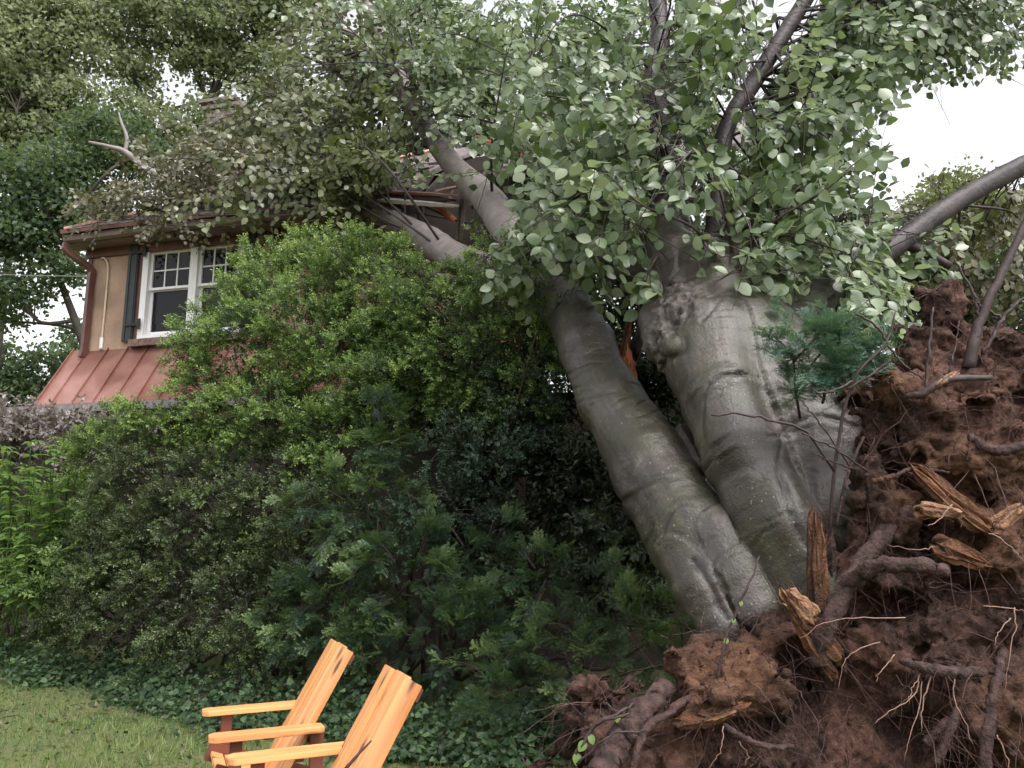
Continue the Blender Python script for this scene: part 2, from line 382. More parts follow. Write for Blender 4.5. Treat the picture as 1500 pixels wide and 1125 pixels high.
M['box_leaf'] = leaf_mat('boxwood_leaf', [(0., (.013, .024, .010)), (.35, (.036, .068, .020)), (.68, (.095, .160, .038)), (1., (.23, .32, .08))], transl=.3, rough=.35, spec=.5)
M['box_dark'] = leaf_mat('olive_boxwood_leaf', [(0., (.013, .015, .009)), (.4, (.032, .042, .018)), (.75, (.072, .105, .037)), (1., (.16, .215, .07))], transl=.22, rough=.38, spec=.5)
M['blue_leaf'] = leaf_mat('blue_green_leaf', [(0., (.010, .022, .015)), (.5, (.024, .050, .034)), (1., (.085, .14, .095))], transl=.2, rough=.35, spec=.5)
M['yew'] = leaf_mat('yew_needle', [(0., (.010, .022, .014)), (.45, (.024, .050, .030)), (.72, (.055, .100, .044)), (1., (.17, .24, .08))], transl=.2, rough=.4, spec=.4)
M['purple_leaf'] = leaf_mat('purple_leaf', [(0., (.045, .032, .032)), (.5, (.095, .070, .068)), (1., (.30, .25, .25))], under=(.24, .20, .20), transl=.2, rough=.38, spec=.5)
M['bush_leaf'] = leaf_mat('fresh_bush_leaf', [(0., (.025, .050, .016)), (.5, (.070, .125, .034)), (1., (.17, .26, .07))], transl=.3, rough=.4, spec=.4)
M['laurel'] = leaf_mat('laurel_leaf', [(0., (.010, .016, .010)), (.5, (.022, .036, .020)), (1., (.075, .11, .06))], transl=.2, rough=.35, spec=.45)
M['weed'] = leaf_mat('weed_leaf', [(0., (.05, .10, .025)), (.6, (.12, .205, .05)), (1., (.22, .31, .10))], transl=.4, rough=.45, spec=.35)
M['ivy'] = leaf_mat('ivy_leaf', [(0., (.014, .030, .014)), (.6, (.040, .076, .032)), (1., (.095, .15, .062))], transl=.2, rough=.5, spec=.3)
M['grass'] = leaf_mat('grass_blade', [(0., (.050, .100, .026)), (.45, (.115, .190, .056)), (.8, (.190, .26, .095)), (1., (.30, .31, .16))], transl=.35, rough=.55, spec=.25)
M['far_light'] = leaf_mat('far_leaf_light', [(0., (.095, .115, .068)), (.5, (.175, .200, .118)), (1., (.31, .335, .225))], transl=.42, rough=.5, spec=.3)  # leaf colours lightened to stand in for haze over the distance
M['far_dark'] = leaf_mat('far_leaf_dark', [(0., (.032, .056, .034)), (.55, (.074, .110, .062)), (1., (.15, .20, .115))], transl=.35, rough=.5, spec=.3)  # lifted a little as well, haze put into the leaf colour
M['far_olive'] = leaf_mat('far_leaf_olive', [(0., (.08, .085, .045)), (.5, (.14, .15, .075)), (1., (.24, .25, .14))], transl=.38, rough=.5, spec=.3)
M['trunk_far'] = simple('far_trunk', (.055, .045, .038), .8, .3, 5., .4, 20.)
M['stucco'] = simple('tan_stucco', (.36, .243, .175), .85, .28, 2.2, .6, 60.)
M['trim'] = simple('white_trim', (.80, .78, .80), .45, .04, 8.)
M['shutter'] = simple('dark_shutter', (.030, .035, .038), .5, .2, 9.)
M['iron'] = simple('black_iron', (.012, .012, .013), .45, .2, 20.)
M['gutter'] = simple('brown_gutter', (.12, .052, .042), .42, .25, 5., metal=.2)
M['gutter_grey'] = simple('grey_gutter', (.20, .185, .185), .5, .2, 5.)
M['soffit'] = simple('taupe_soffit', (.19, .145, .135), .6, .15, 4.)
M['sill_brick'] = simple('brown_brick', (.19, .125, .105), .85, .35, 9., .6, 60.)
M['conduit'] = simple('tan_conduit', (.56, .47, .37), .5, .1, 6.)
M['slate'] = simple('roof_shingle', (.15, .125, .12), .75, .35, 5., .5, 50.)
M['broken_pale'] = simple('pale_broken_board', (.46, .40, .38), .7, .25, 8., .5, 40.)
M['attic'] = simple('attic_timber_wall_shade', (.06, .045, .038), .85, .3, 5.)
M['chimney'] = simple('chimney_stone', (.19, .155, .145), .85, .3, 7., .6, 30.)
M['wire'] = simple('wire', (.20, .20, .20), .6, .1)
def copper_mat():
    m, t, o = new_mat('weathered_copper'); N = NT(t); g = N('NewGeometry').outputs['Position']
    n1 = N('TexNoise', {'Vector': g, 'Scale': 1.5, 'Detail': 6., 'Distortion': .5})
    c = N.ramp(n1.outputs[0], [(.35, (.19, .075, .056)), (.5, (.275, .125, .098)), (.68, (.38, .205, .175))])
    n2 = N('TexNoise', {'Vector': g, 'Scale': 30., 'Detail': 4.})
    pb = N('BsdfPrincipled', {'Base Color': c, 'Metallic': .35, 'Roughness': N.ramp(n2.outputs[0], [(.3, .34), (.7, .5)]), 'Specular IOR Level': .5})
    t.links.new(pb.outputs[0], o.inputs[0]); return m
M['copper'] = copper_mat()
def glass_mat():
    m, t, o = new_mat('dark_window_glass'); N = NT(t)
    pb = N('BsdfPrincipled', {'Base Color': (.012, .012, .015, 1), 'Roughness': .05, 'Specular IOR Level': .22})
    t.links.new(pb.outputs[0], o.inputs[0]); return m
M['glass'] = glass_mat()
def ground_mat():
    m, t, o = new_mat('lawn_soil'); N = NT(t); ob = N('TexCoord').outputs['Object']
    n1 = N('TexNoise', {'Vector': ob, 'Scale': 1.3, 'Detail': 8., 'Roughness': .6})
    c = N.ramp(n1.outputs[0], [(.3, (.075, .085, .028)), (.6, (.13, .135, .045)), (.8, (.15, .11, .06))])
    n2 = N('TexNoise', {'Vector': ob, 'Scale': 60., 'Detail': 6.})
    c = N.mix(.35, c, N.ramp(n2.outputs[0], [(.35, (.03, .03, .015)), (.65, (.18, .19, .07))]))
    pb = N('BsdfPrincipled', {'Base Color': c, 'Roughness': .9})
    bp = N('Bump', {'Height': n2.outputs[0], 'Strength': .8, 'Distance': .03}); t.links.new(bp.outputs[0], pb.inputs['Normal'])
    t.links.new(pb.outputs[0], o.inputs[0]); return m
M['ground'] = ground_mat()
#@@SETTING
# ------------------------------------------------------------------ ground
xs = np.concatenate([np.linspace(-260, -12, 8), np.linspace(-11, 11, 45), np.linspace(12, 260, 8)])
ys = np.concatenate([np.linspace(-120, 0, 5), np.linspace(.5, 20, 40), np.linspace(24, 330, 8)])
X, Y_ = np.meshgrid(xs, ys, indexing='ij'); Z = .03 * vnoise(np.stack([X.ravel() * .6, Y_.ravel() * .6, X.ravel() * 0], 1)).reshape(X.shape)
G = np.stack([X, Y_, Z], -1).reshape(-1, 3); a, b = X.shape
i, j = np.meshgrid(np.arange(a - 1), np.arange(b - 1), indexing='ij'); q = (i * b + j).ravel()
g_o = link('ground', mesh_np('ground', G, np.stack([q, q + b, q + b + 1, q + 1], 1), smooth=True), M['ground']); g_o['kind'] = 'structure'
def ground_z(x, y): return .03 * vnoise(np.stack([np.asarray(x) * .6, np.asarray(y) * .6, np.asarray(x) * 0], 1))

# lawn grass, on the part of the lawn the photograph shows and a step around it
def shrub_front(x):                            # distance at which the planting starts, for a given X
    return .22 * vnoise(np.stack([np.asarray(x) * 1.7, np.asarray(x) * 0 + 5, np.asarray(x) * 0], 1)) + .12 * vnoise(np.stack([np.asarray(x) * 5, np.asarray(x) * 0 + 9, np.asarray(x) * 0], 1)) + np.interp(x, [-9, -5.5, -4.2, -3.0, -2.2, -1.0, .3, 1.2], [11.2, 9.9, 9.1, 8.0, 7.1, 6.7, 6.5, 6.3])
n = 72000
gx = rng.uniform(-7.5, 1.0, n); gy = rng.uniform(3.0, 10.6, n)
ok = (gy < shrub_front(gx) - .1 + .25 * rng.normal(size=n)); 
pat = vnoise(np.stack([gx * 1.1, gy * 1.1, gx * 0 + 3], 1)); ok &= (rng.uniform(size=n) < .75 + .5 * pat); gx, gy, pat = gx[ok], gy[ok], pat[ok]; n = len(gx)
bl = np.array([(-.07, 0, 0), (.07, 0, 0), (.05, .12, .55), (-.05, .12, .55), (0, .38, 1.)]); bf = np.array([(0, 1, 2), (0, 2, 3), (3, 2, 4)])
th = rng.uniform(0, 2 * math.pi, n); c, s = np.cos(th), np.sin(th); ti = rng.uniform(.2, 1., n)
lean = rng.normal(size=(n, 2)) * .3
R = np.zeros((n, 3, 3)); R[:, 0, 0] = c; R[:, 1, 0] = s; R[:, 0, 1] = -s * ti; R[:, 1, 1] = c * ti; R[:, 0, 2] = lean[:, 0]; R[:, 1, 2] = lean[:, 1]; R[:, 2, 2] = 1
mb = MB(); scatter(mb, bl, bf, np.stack([gx, gy, ground_z(gx, gy) - .005], 1), R, rng.uniform(.025, .06, n) * (1 + .5 * np.clip(pat, 0, 1)), np.clip(.45 + .38 * pat + .22 * rng.normal(size=n), 0, 1))
o = mb.build('lawn_grass', M['grass']); o['kind'] = 'stuff'; tag(o, 'short pale green mown grass of the lawn at the lower left', 'grass')
# broad small lawn leaves and clover
n = 5200; gx = rng.uniform(-7, .4, n); gy = rng.uniform(4.2, 10., n); ok = gy < shrub_front(gx) + .1 - np.abs(rng.normal(size=n)) * .9; gx, gy = gx[ok], gy[ok]; n = len(gx)
kite = np.array([(0, 0, 0), (.5, .36, .08), (1, 0, 0), (.5, -.36, .08)]); kf = np.array([(0, 2, 1), (0, 3, 2)])
up = np.tile([0, 0, 1.], (n, 1)) + .5 * rng.normal(size=(n, 3)); fw = rng.normal(size=(n, 3)) * [1, 1, .3]
mb = MB(); scatter(mb, kite, kf, np.stack([gx, gy, ground_z(gx, gy) + rng.uniform(.015, .06, n)], 1), frames(fw, up), rng.uniform(.02, .05, n), rng.uniform(0, .8, n))
o = mb.build('lawn_clover', M['ivy']); o['kind'] = 'stuff'; tag(o, 'small dark weed leaves scattered through the lawn', 'weeds')

# ------------------------------------------------------------------ house
HT = math.radians(15)
HU = np.array([math.cos(HT), -math.sin(HT), 0]); HN = np.array([-math.sin(HT), -math.cos(HT), 0])
HA = P(200, 430, 12.5); HA = np.array([HA[0], HA[1], 0])
def H(u, n, z): return HA + HU * u + HN * n + np.array([0, 0, z])
def hplane(px, py, n):                         # wall coordinates (u, z) of a spot on the plane n in front of the wall
    d = ray(px, py); s = np.dot(HA + HN * n - CAM, HN) / np.dot(d, HN); Q = CAM + d * s
    return np.dot(Q - HA, HU), Q[2]
def hmap(V): V = np.asarray(V, float); return HA + V[:, :1] * HU + V[:, 1:2] * HN + V[:, 2:] * np.array([0, 0, 1.])
def hbox(mb, u0, u1, n0, n1, z0, z1):
    V, F = box_v((u0, n0, z0), (u1, n1, z1)); mb.add(hmap(V), F)
def hpart(name, boxes, mat, parent):
    mb = MB()
    for bx in boxes: hbox(mb, *bx)
    return mb.build(name, mat, parent)
house = thing('house', 'tan stucco house with copper roof crushed by the fallen tree', 'house', H(2, -2, 0))
OV = .42                                       # eave overhang
uE, zE = hplane(95, 345, OV)
_, zB = hplane(160, 588, .62); NF = .62        # lower edge of the copper slope
uR, _ = hplane(52, 587, NF)
WB = 4.44                                      # foot of the dormer wall
SL = (WB - zB) / NF
U_END = 9.2; uHole0, zHole0 = hplane(560, 372, .1); uHole1, zHole1 = hplane(700, 283, .1)
hpart('wall', [(-.95, .08, -.22, 0, 4.2, zE - .02), (1.92, uHole0, -.22, 0, 4.2, zE - .02), (.08, 1.92, -.22, 0, 4.2, 4.55), (.08, 1.92, -.22, 0, 6.10, zE - .02),
               (-.95, -.73, -2.4, -.221, 4.3, zE - .02), (uHole0, uHole1 + 1.2, -.22, 0, 4.2, zHole0 - .35)], M['stucco'], house)
hpart('lower_wall', [(uR - 1.3, U_END, .05, .25, -.1, zB - .1), (uR - 1.3, uR - 1.1, -5, .05, -.1, zB - .1)], M['attic'], house)  # dark wall tone stands in for the shade behind the shrubs
hpart('corner_board', [(-.965, -.885, .003, .02, 4.25, zE - .22)], M['gutter'], house)
hpart('frieze_board', [(-1.0, uHole0 + .2, .003, .05, zE - .26, zE - .12)], M['gutter'], house)
hpart('soffit', [(-1.2, uHole0 + .3, .003, OV - .08, zE - .115, zE - .075)], M['soffit'], house)
# eave gutter with a rolled lip, slightly sagging
mb = MB(); us = np.linspace(uE, uHole0 + .1, 24)
prof = [(OV - .10, zE - .01), (OV - .09, zE - .08), (OV - .03, zE - .105), (OV + .03, zE - .08), (OV + .045, zE - .02), (OV + .06, zE - .015), (OV + .045, zE), (OV - .05, zE - .03)]
V = []; k = len(prof)
for u in us:
    sg = .012 * math.sin(u * 2.3) - .01
    V += [(u, a_, b_ + sg) for a_, b_ in prof]
F = [(i * k + j, i * k + (j + 1) % k, (i + 1) * k + (j + 1) % k, (i + 1) * k + j) for i in range(len(us) - 1) for j in range(k)]
e0 = MB(); e0.add(hmap(V), F); e0.add(hmap(V[:k]), [(0, 1, 2, 3), (0, 3, 4, 7), (4, 5, 6, 7)]); e0.build('eave_gutter', M['soffit'], house)
hpart('drip_edge', [(uE - .02, uHole0 + .15, OV - .12, OV + .075, zE + .004, zE + .06)], M['gutter'], house)
# the two windows
def window(u0, u1, z0, z1, jl, jr):
    win = hpart('window', [(u0, u0 + jl, -.1, .035, z0, z1), (u1 - jr, u1, -.1, .035, z0, z1), (u0 + jl, u1 - jr, -.1, .033, z1 - .10, z1), (u0 + jl, u1 - jr, -.1, .045, z0, z0 + .055)], M['trim'], house)
    a0, a1 = u0 + jl, u1 - jr; zm = z0 + (z1 - z0) * .52
    st = .045
    hpart('upper_sash', [(a0, a0 + st, -.07, -.022, zm, z1 - .1), (a1 - st, a1, -.07, -.022, zm, z1 - .1), (a0 + st, a1 - st, -.07, -.022, z1 - .1 - st, z1 - .1), (a0 + st, a1 - st, -.07, -.022, zm, zm + .04)], M['trim'], win)
    hpart('lower_sash', [(a0, a0 + st, -.12, -.072, z0 + .055, zm + .03), (a1 - st, a1, -.12, -.072, z0 + .055, zm + .03), (a0 + st, a1 - st, -.12, -.072, z0 + .055, z0 + .13), (a0 + st, a1 - st, -.12, -.072, zm - .015, zm + .03)], M['trim'], win)
    b0, b1, c0, c1 = a0 + st, a1 - st, zm + .04, z1 - .1 - st; w3 = (b1 - b0) / 3; h2 = (c1 - c0) / 2; g = .011
    for i in (1, 2): hpart('muntin', [(b0 + i * w3 - g, b0 + i * w3 + g, -.062, -.03, c0, c1)], M['trim'], win)
    for i in range(3): hpart('muntin', [(b0 + i * w3 + g, b0 + (i + 1) * w3 - g, -.060, -.032, c0 + h2 - g, c0 + h2 + g)], M['trim'], win)
    for i in range(3):
        for j in range(2): hpart('pane', [(b0 + i * w3 + g * .5, b0 + (i + 1) * w3 - g * .5, -.052, -.046, c0 + j * h2 + g * .5, c0 + (j + 1) * h2 - g * .5)], M['glass'], win)
    hpart('pane', [(b0 - .01, b1 + .01, -.1, -.094, z0 + .12, zm - .01)], M['glass'], win)
window(.10, 1.045, 4.565, 6.10, .105, .075); window(1.047, 1.92, 4.565, 6.10, .055, .105)
hpart('window_trim', [(.005, .098, .003, .03, 4.56, 6.12)], M['gutter'], house)
for k in range(9):
    V, F = box_v((.005 + k * .215, .002, 4.44 + .004 * (k % 2)), (.205 + k * .215, .11 + .008 * (k % 3), 4.555)); mb = MB(); mb.add(hmap(V), F); mb.build('brick', M['sill_brick'], house)
def shutter(u0, u1, hinge_u, sgn):
    s_ = hpart('shutter', [(u0, u1, .022, .06, 4.54, 6.17), (u0 + .02, u0 + .055, .06, .072, 4.56, 6.15), (u1 - .055, u1 - .02, .06, .072, 4.56, 6.15)], M['shutter'], house)
    for z in (4.80, 5.98):
        hpart('hinge', [(min(u0 + .06, hinge_u), max(u1 - .06, hinge_u), .074, .088, z - .022, z + .022), (hinge_u - .028, hinge_u + .028, .0745, .090, z - .085, z + .085)], M['iron'], s_)
shutter(-.16, .03, .155, 1); shutter(1.95, 2.14, 1.87, -1)
def htube(name, pts, r, mat, k=4, n=14, parent=house, sm=False):
    V, F = tube(catmull(hmap(pts), n), r, k); mb = MB(); mb.add(V, F); return mb.build(name, mat, parent, sm)
htube('downspout', [(-1.05, OV - .03, zE - .10), (-1.05, OV - .03, zE - .24), (-.84, .09, zE - .47), (-.83, .075, zE - .62), (-.83, .075, 5.2), (-.83, .075, 4.5), (-.84, .10, 4.32)], .062, M['gutter'], 4, 40)
htube('conduit', [(-.72, .02, zE - .28), (-.62, .06, zE - .30), (-.56, .03, zE - .45), (-.555, .022, 5.2), (-.56, .022, 4.55)], .016, M['conduit'], 6, 30, sm=True)
htube('conduit', [(-.56, .024, 4.64), (-.56, .024, 4.46)], .028, M['trim'], 6, 4)
# copper slope: one pan between each two standing seams
uS = [uR]; u = uR + .30
while u < 6.8: uS.append(u); u += .375
zt = lambda n_: WB - SL * n_
for i in range(len(uS) - 1):
    a0, a1 = uS[i], uS[i + 1]; nb_ = -2.2 if a1 < -.9 else -.02
    V = [(a0, NF, zt(NF) + rng.uniform(-.004, .004)), (a1, NF, zt(NF)), (a1, nb_, zt(nb_)), (a0, nb_, zt(nb_)), (a0, NF, zt(NF) - .03), (a1, NF, zt(NF) - .03), (a1, nb_, zt(nb_) - .03), (a0, nb_, zt(nb_) - .03)]
    V = [(x + (.003 if q in (0, 3, 4, 7) else -.003), y, z) for q, (x, y, z) in enumerate(V)]
    mb = MB(); mb.add(hmap(V), [(0, 1, 2, 3), (7, 6, 5, 4), (0, 4, 5, 1), (2, 6, 7, 3), (1, 5, 6, 2), (0, 3, 7, 4)]); mb.build('copper_panel', M['copper'], house)
    V = [(a0 - .009, NF + .01, zt(NF) - .01), (a0 + .009, NF + .01, zt(NF) - .01), (a0 + .009, nb_, zt(nb_)), (a0 - .009, nb_, zt(nb_)), (a0 - .009, NF + .01, zt(NF) + .045), (a0 + .009, NF + .01, zt(NF) + .045), (a0 + .009, nb_, zt(nb_) + .045), (a0 - .009, nb_, zt(nb_) + .045)]
    mb = MB(); mb.add(hmap(V), [(0, 1, 2, 3), (7, 6, 5, 4), (0, 4, 5, 1), (2, 6, 7, 3), (1, 5, 6, 2), (0, 3, 7, 4)]); mb.build('standing_seam', M['copper'], house)
hpart('lower_gutter', [(uR - 1.4, 6.6, NF - .03, NF + .10, zB - .15, zB - .03)], M['gutter_grey'], house)
hpart('lower_fascia', [(uR - 1.4, 6.6, NF - .08, NF - .032, zB - .3, zB - .02)], M['gutter'], house)
# upper hip roof, with shingles set one by one on the slope towards the garden
RP = math.tan(math.radians(33)); uHip = uE + .02
def zr(n_): return zE + .05 + (OV + .02 - n_) * RP
hip_n = -4.2
mb = MB()
V = [(uHip, OV, zr(OV)), (uHole0 + .05, OV, zr(OV)), (uHole0 + .25, hip_n, zr(hip_n)), (uHip + (OV - hip_n), hip_n, zr(hip_n)), (uHip, 2 * hip_n - OV, zr(OV))]
mb.add(hmap(V + [(a_, b_, c_ - .09) for a_, b_, c_ in V]), [(0, 1, 2, 3), (8, 7, 6, 5), (0, 5, 6, 1), (1, 6, 7, 2), (3, 4, 0, 0), (4, 9, 5, 0), (2, 7, 8, 3)])
V2 = [(uHole1 - .05, -.6, zr(-.6)), (U_END + .6, -.6, zr(-.6)), (U_END + .6, hip_n, zr(hip_n)), (uHole1 - .3, hip_n, zr(hip_n))]
mb.add(hmap(V2 + [(a_, b_, c_ - .09) for a_, b_, c_ in V2]), [(0, 1, 2, 3), (7, 6, 5, 4), (0, 4, 5, 1), (3, 2, 6, 7), (0, 3, 7, 4)])
roof = mb.build('roof', M['slate'], house)
sh_me = bev_box('shingle', .285, .36, .018, M['slate'], 0)
for r in range(11):
    n_ = OV - .02 - r * .26
    u = uHip + .16 + (OV - n_) * 1.0 + (r % 2) * .145
    while u < uHole0 - .1:
        o = link('shingle', sh_me, None, roof)
        ang = math.atan(RP)
        ex = Vector(HU); en = Vector(-HN) * math.cos(ang) + Vector((0, 0, math.sin(ang))); ez = ex.cross(en)
        pos = Vector(H(u, n_ - .12, zr(n_ - .12))) + ez * (.022 + rng.uniform(0, .006))
        tl = Matrix.Rotation(rng.uniform(.02, .05), 3, 'X')
        Rm = Matrix((ex, en, ez)).transposed() @ Matrix.Rotation(-.035 + rng.normal() * .012, 3, 'X') @ Matrix.Rotation(rng.normal() * .012, 3, 'Z')
        o.matrix_local = Matrix.Translation(pos) @ Rm.to_4x4()
        u += .292
# hip cap in copper
htube('hip_cap', [(uHip - .02, OV + .02, zr(OV) + .02), (uHip + (OV - hip_n), hip_n, zr(hip_n) + .03)], .05, M['copper'], 6, 6)
# broken eave over the torn-open attic
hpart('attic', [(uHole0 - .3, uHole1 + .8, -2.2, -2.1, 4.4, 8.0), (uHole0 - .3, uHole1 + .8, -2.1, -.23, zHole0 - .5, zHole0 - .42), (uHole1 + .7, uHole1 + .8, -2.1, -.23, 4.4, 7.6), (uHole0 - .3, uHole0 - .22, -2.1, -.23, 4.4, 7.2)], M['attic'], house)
def shard(name, p0, p1, wdt, thk, mat, parent, up=(0, 0, 1), jag=6, ragged=.18):
    """a broken board from p0 to p1 whose ends are torn into uneven teeth"""
    p0, p1 = np.asarray(p0, float), np.asarray(p1, float); L = np.linalg.norm(p1 - p0); x = (p1 - p0) / L
    y = nrm(np.cross(np.asarray(up, float), x)); z = np.cross(x, y); mb = MB(); nx = 2 * jag + 1
    ed = np.linspace(-.5, .5, nx) * wdt; e0 = -L * ragged * rng.uniform(0, .7, nx); e1 = L * (1 - ragged * rng.uniform(0, 1.5, nx)); V = []
    for i in range(nx):
        for k, xx in enumerate(np.linspace(e0[i], e1[i], 5)):
            w_ = .35 * thk * vnoise(np.array([[i * .4, k * .7, L]]))[0]; tk = thk * (.5 if 0 < k < 4 else .22)
            V += [(xx, ed[i], w_ + tk), (xx, ed[i], w_ - tk)]
    V = np.array(V); V = p0 + V[:, :1] * x + V[:, 1:2] * y + V[:, 2:] * z; F = []
    I = lambda i, k, q: (i * 5 + k) * 2 + q
    for i in range(nx - 1):
        for k in range(4): F += [(I(i, k, 0), I(i, k + 1, 0), I(i + 1, k + 1, 0), I(i + 1, k, 0)), (I(i, k, 1), I(i + 1, k, 1), I(i + 1, k + 1, 1), I(i, k + 1, 1))]
        F += [(I(i, 0, 0), I(i + 1, 0, 0), I(i + 1, 0, 1), I(i, 0, 1)), (I(i, 4, 0), I(i, 4, 1), I(i + 1, 4, 1), I(i + 1, 4, 0))]
    for k in range(4):
        F += [(I(0, k, 0), I(0, k, 1), I(0, k + 1, 1), I(0, k + 1, 0)), (I(nx - 1, k, 0), I(nx - 1, k + 1, 0), I(nx - 1, k + 1, 1), I(nx - 1, k, 1))]
    mb.add(V, F); return mb.build(name, mat, parent)
def torn(p0, p1, wdt, thk, mat, parent, up=(0, -1, 0), fib=30, tip='heart_pale'):
    """a lump of torn heartwood: a ragged tapered core, grooved along the grain, with split fibres standing off it"""
    p0, p1 = np.asarray(p0, float), np.asarray(p1, float); L = np.linalg.norm(p1 - p0); x = (p1 - p0) / L; y = nrm(np.cross(np.asarray(up, float), x)); z = np.cross(x, y)
    wdt *= .8; thk *= .8
    k = 26; nr = 14; ph = rng.uniform(0, 9); V = []; A = []
    rag0 = rng.uniform(0, .12, k) + .16 * (rng.random(k) < .3); rag1 = rng.uniform(0, .18, k) + .3 * rng.random(k) * (rng.random(k) < .45); groove = .30 * rng.uniform(-1, .5, k); tin = rng.uniform(0, 1, k); bow = rng.normal(size=3) * .10 * L
    an = np.arange(k) * 2 * math.pi / k + rng.uniform(-.08, .08, k)
    for i, t in enumerate(np.linspace(0, 1, nr)):
        tt = (-rag0 + t * (.86 + rag0 + rag1)) * L; pr_ = (.55 + .5 * math.sin(math.pi * min(1, t * .75 + .2))) * (.45 if i in (0, nr - 1) else 1)
        g = 1 + .45 * vnoise(np.stack([np.cos(an) * 1.3 + ph, np.sin(an) * 1.3, np.full(k, t * 1.6)], 1)) + groove + .05 * rng.normal(size=k)
        a_, b_ = np.cos(an) * g * pr_ * wdt / 2, np.sin(an) * g * pr_ * thk / 2
        V.append(p0 + tt[:, None] * x + a_[:, None] * y + b_[:, None] * z + bow * t * (1 - t)); A.append(np.clip(tin + .15 * rng.normal(size=k) + (.25 if i == nr - 1 else 0), 0, 1))
    V = np.concatenate(V); A = np.concatenate(A); i, j = np.meshgrid(np.arange(nr - 1), np.arange(k), indexing='ij'); i = i.ravel(); j = j.ravel(); j2 = (j + 1) % k; mb = MB()
    F = np.stack([i * k + j, i * k + j2, (i + 1) * k + j2, (i + 1) * k + j], 1); m = len(V); V = np.vstack([V, V[:k].mean(0) + x * L * .10, V[-k:].mean(0) - x * L * .20]); q = np.arange(k)
    F = np.concatenate([F[:, [0, 1, 2]], F[:, [0, 2, 3]], np.stack([np.full(k, m), (q + 1) % k, q], 1), np.stack([np.full(k, m + 1), (nr - 1) * k + q, (nr - 1) * k + (q + 1) % k], 1)])
    mb.add(V, F, tint=np.append(A, [.2, .3]))
    for f in range(fib):
        an_ = rng.uniform(0, 2 * math.pi); c0 = (y * math.cos(an_) * wdt + z * math.sin(an_) * thk) * .5 * rng.uniform(.2, 1.0); t0 = rng.choice([0, .3, .75, .9]) + rng.uniform(-.12, .12); Lf = L * rng.uniform(.10, .32)
        dd = nrm(x * (1 if t0 > .5 else -1 if t0 < .2 else rng.choice([-1, 1])) + rng.normal(size=3) * .16 + c0 / wdt * .3); o_ = p0 + x * L * np.clip(t0, .02, .95) + c0
        tv = np.linspace(0, 1, 4)[:, None]; Vf, Ff = tube(o_ + tv * dd * Lf + tv ** 2 * rng.normal(size=3) * Lf * .12, wdt * np.array([.030, .032, .024, .004]) * rng.uniform(.5, 1.5), 4); mb.add(Vf, Ff, tint=rng.uniform(.2, 1))
    return mb.build('splinter', M[mat], parent)
hy = lambda px, py, dn=0.: 11.35 + dn
for (a_, b_, wd, mt, th, up) in [((560, 292, 10.75), (676, 303, 10.55), .22, 'broken_pale', .05, (0, -.5, 1)), ((568, 280, 10.95), (672, 287, 10.7), .28, 'copper', .035, (0, -.45, 1)), ((565, 285, 11.0), (668, 294, 10.75), .26, 'attic', .06, (0, -.4, 1)),
                         ((636, 298, 10.9), (668, 324, 10.6), .07, 'red_split', .04, (0, -1, .3)), ((600, 290, 11.4), (690, 330, 11.2), .12, 'attic', .04, (0, 0, 1)), ((672, 350, 11.0), (680, 285, 11.0), .1, 'attic', .05, (0, -1, 0)),
                         ((610, 292, 11.4), (625, 360, 11.3), .1, 'attic', .05, (0, -1, 0)), ((655, 372, 10.9), (690, 366, 10.8), .08, 'broken_pale', .03, (0, -.5, 1)), ((640, 280, 10.9), (700, 268, 10.8), .2, 'copper', .03, (0, -.6, 1))]:
    shard('broken_board', P(*a_), P(*b_), wd, th, M[mt], house, up=up, jag=5, ragged=.10)
for k in range(5): shard('rafter', H(uHole0 + .1 + k * .33, -1.6, zr(-1.6) - .1), H(uHole0 + .15 + k * .33, -.15 + .2 * rng.normal(), zr(-.1) - .25), .06, .14, M['attic'], house, jag=3, ragged=.05)
# chimney of stacked stones behind the ridge
ch_b = P(340, 165, 16.4)

mb = MB(); cu = np.dot(ch_b - HA, HU); cn = np.dot(ch_b - HA, HN); cz = ch_b[2]
hbox(mb, cu - .34, cu + .34, cn - .34, cn + .34, 7.5, cz - .1); chim = mb.build('chimney', M['chimney'], house)
for r in range(7):
    zz = cz - .12 - r * .17
    for k in range(3):
        w_ = .24; a0 = cu - .375 + k * .25 + (.03 if r % 2 else 0)
        V, F = box_v((a0, cn + .30, zz - .15), (a0 + w_, cn + .36 + rng.uniform(0, .03), zz)); mb = MB(); mb.add(hmap(V), F); mb.build('stone', M['chimney'], chim)
for k, (hw, z0, z1) in enumerate([(.43, -.10, -.02), (.37, -.015, .05), (.46, .055, .12)]):
    V, F = box_v((cu - hw - .03 * k, cn - hw, cz + z0), (cu + hw - .05 * k, cn + hw, cz + z1)); mb = MB(); mb.add(hmap(V), F); mb.build('cap_stone', M['chimney'], chim)

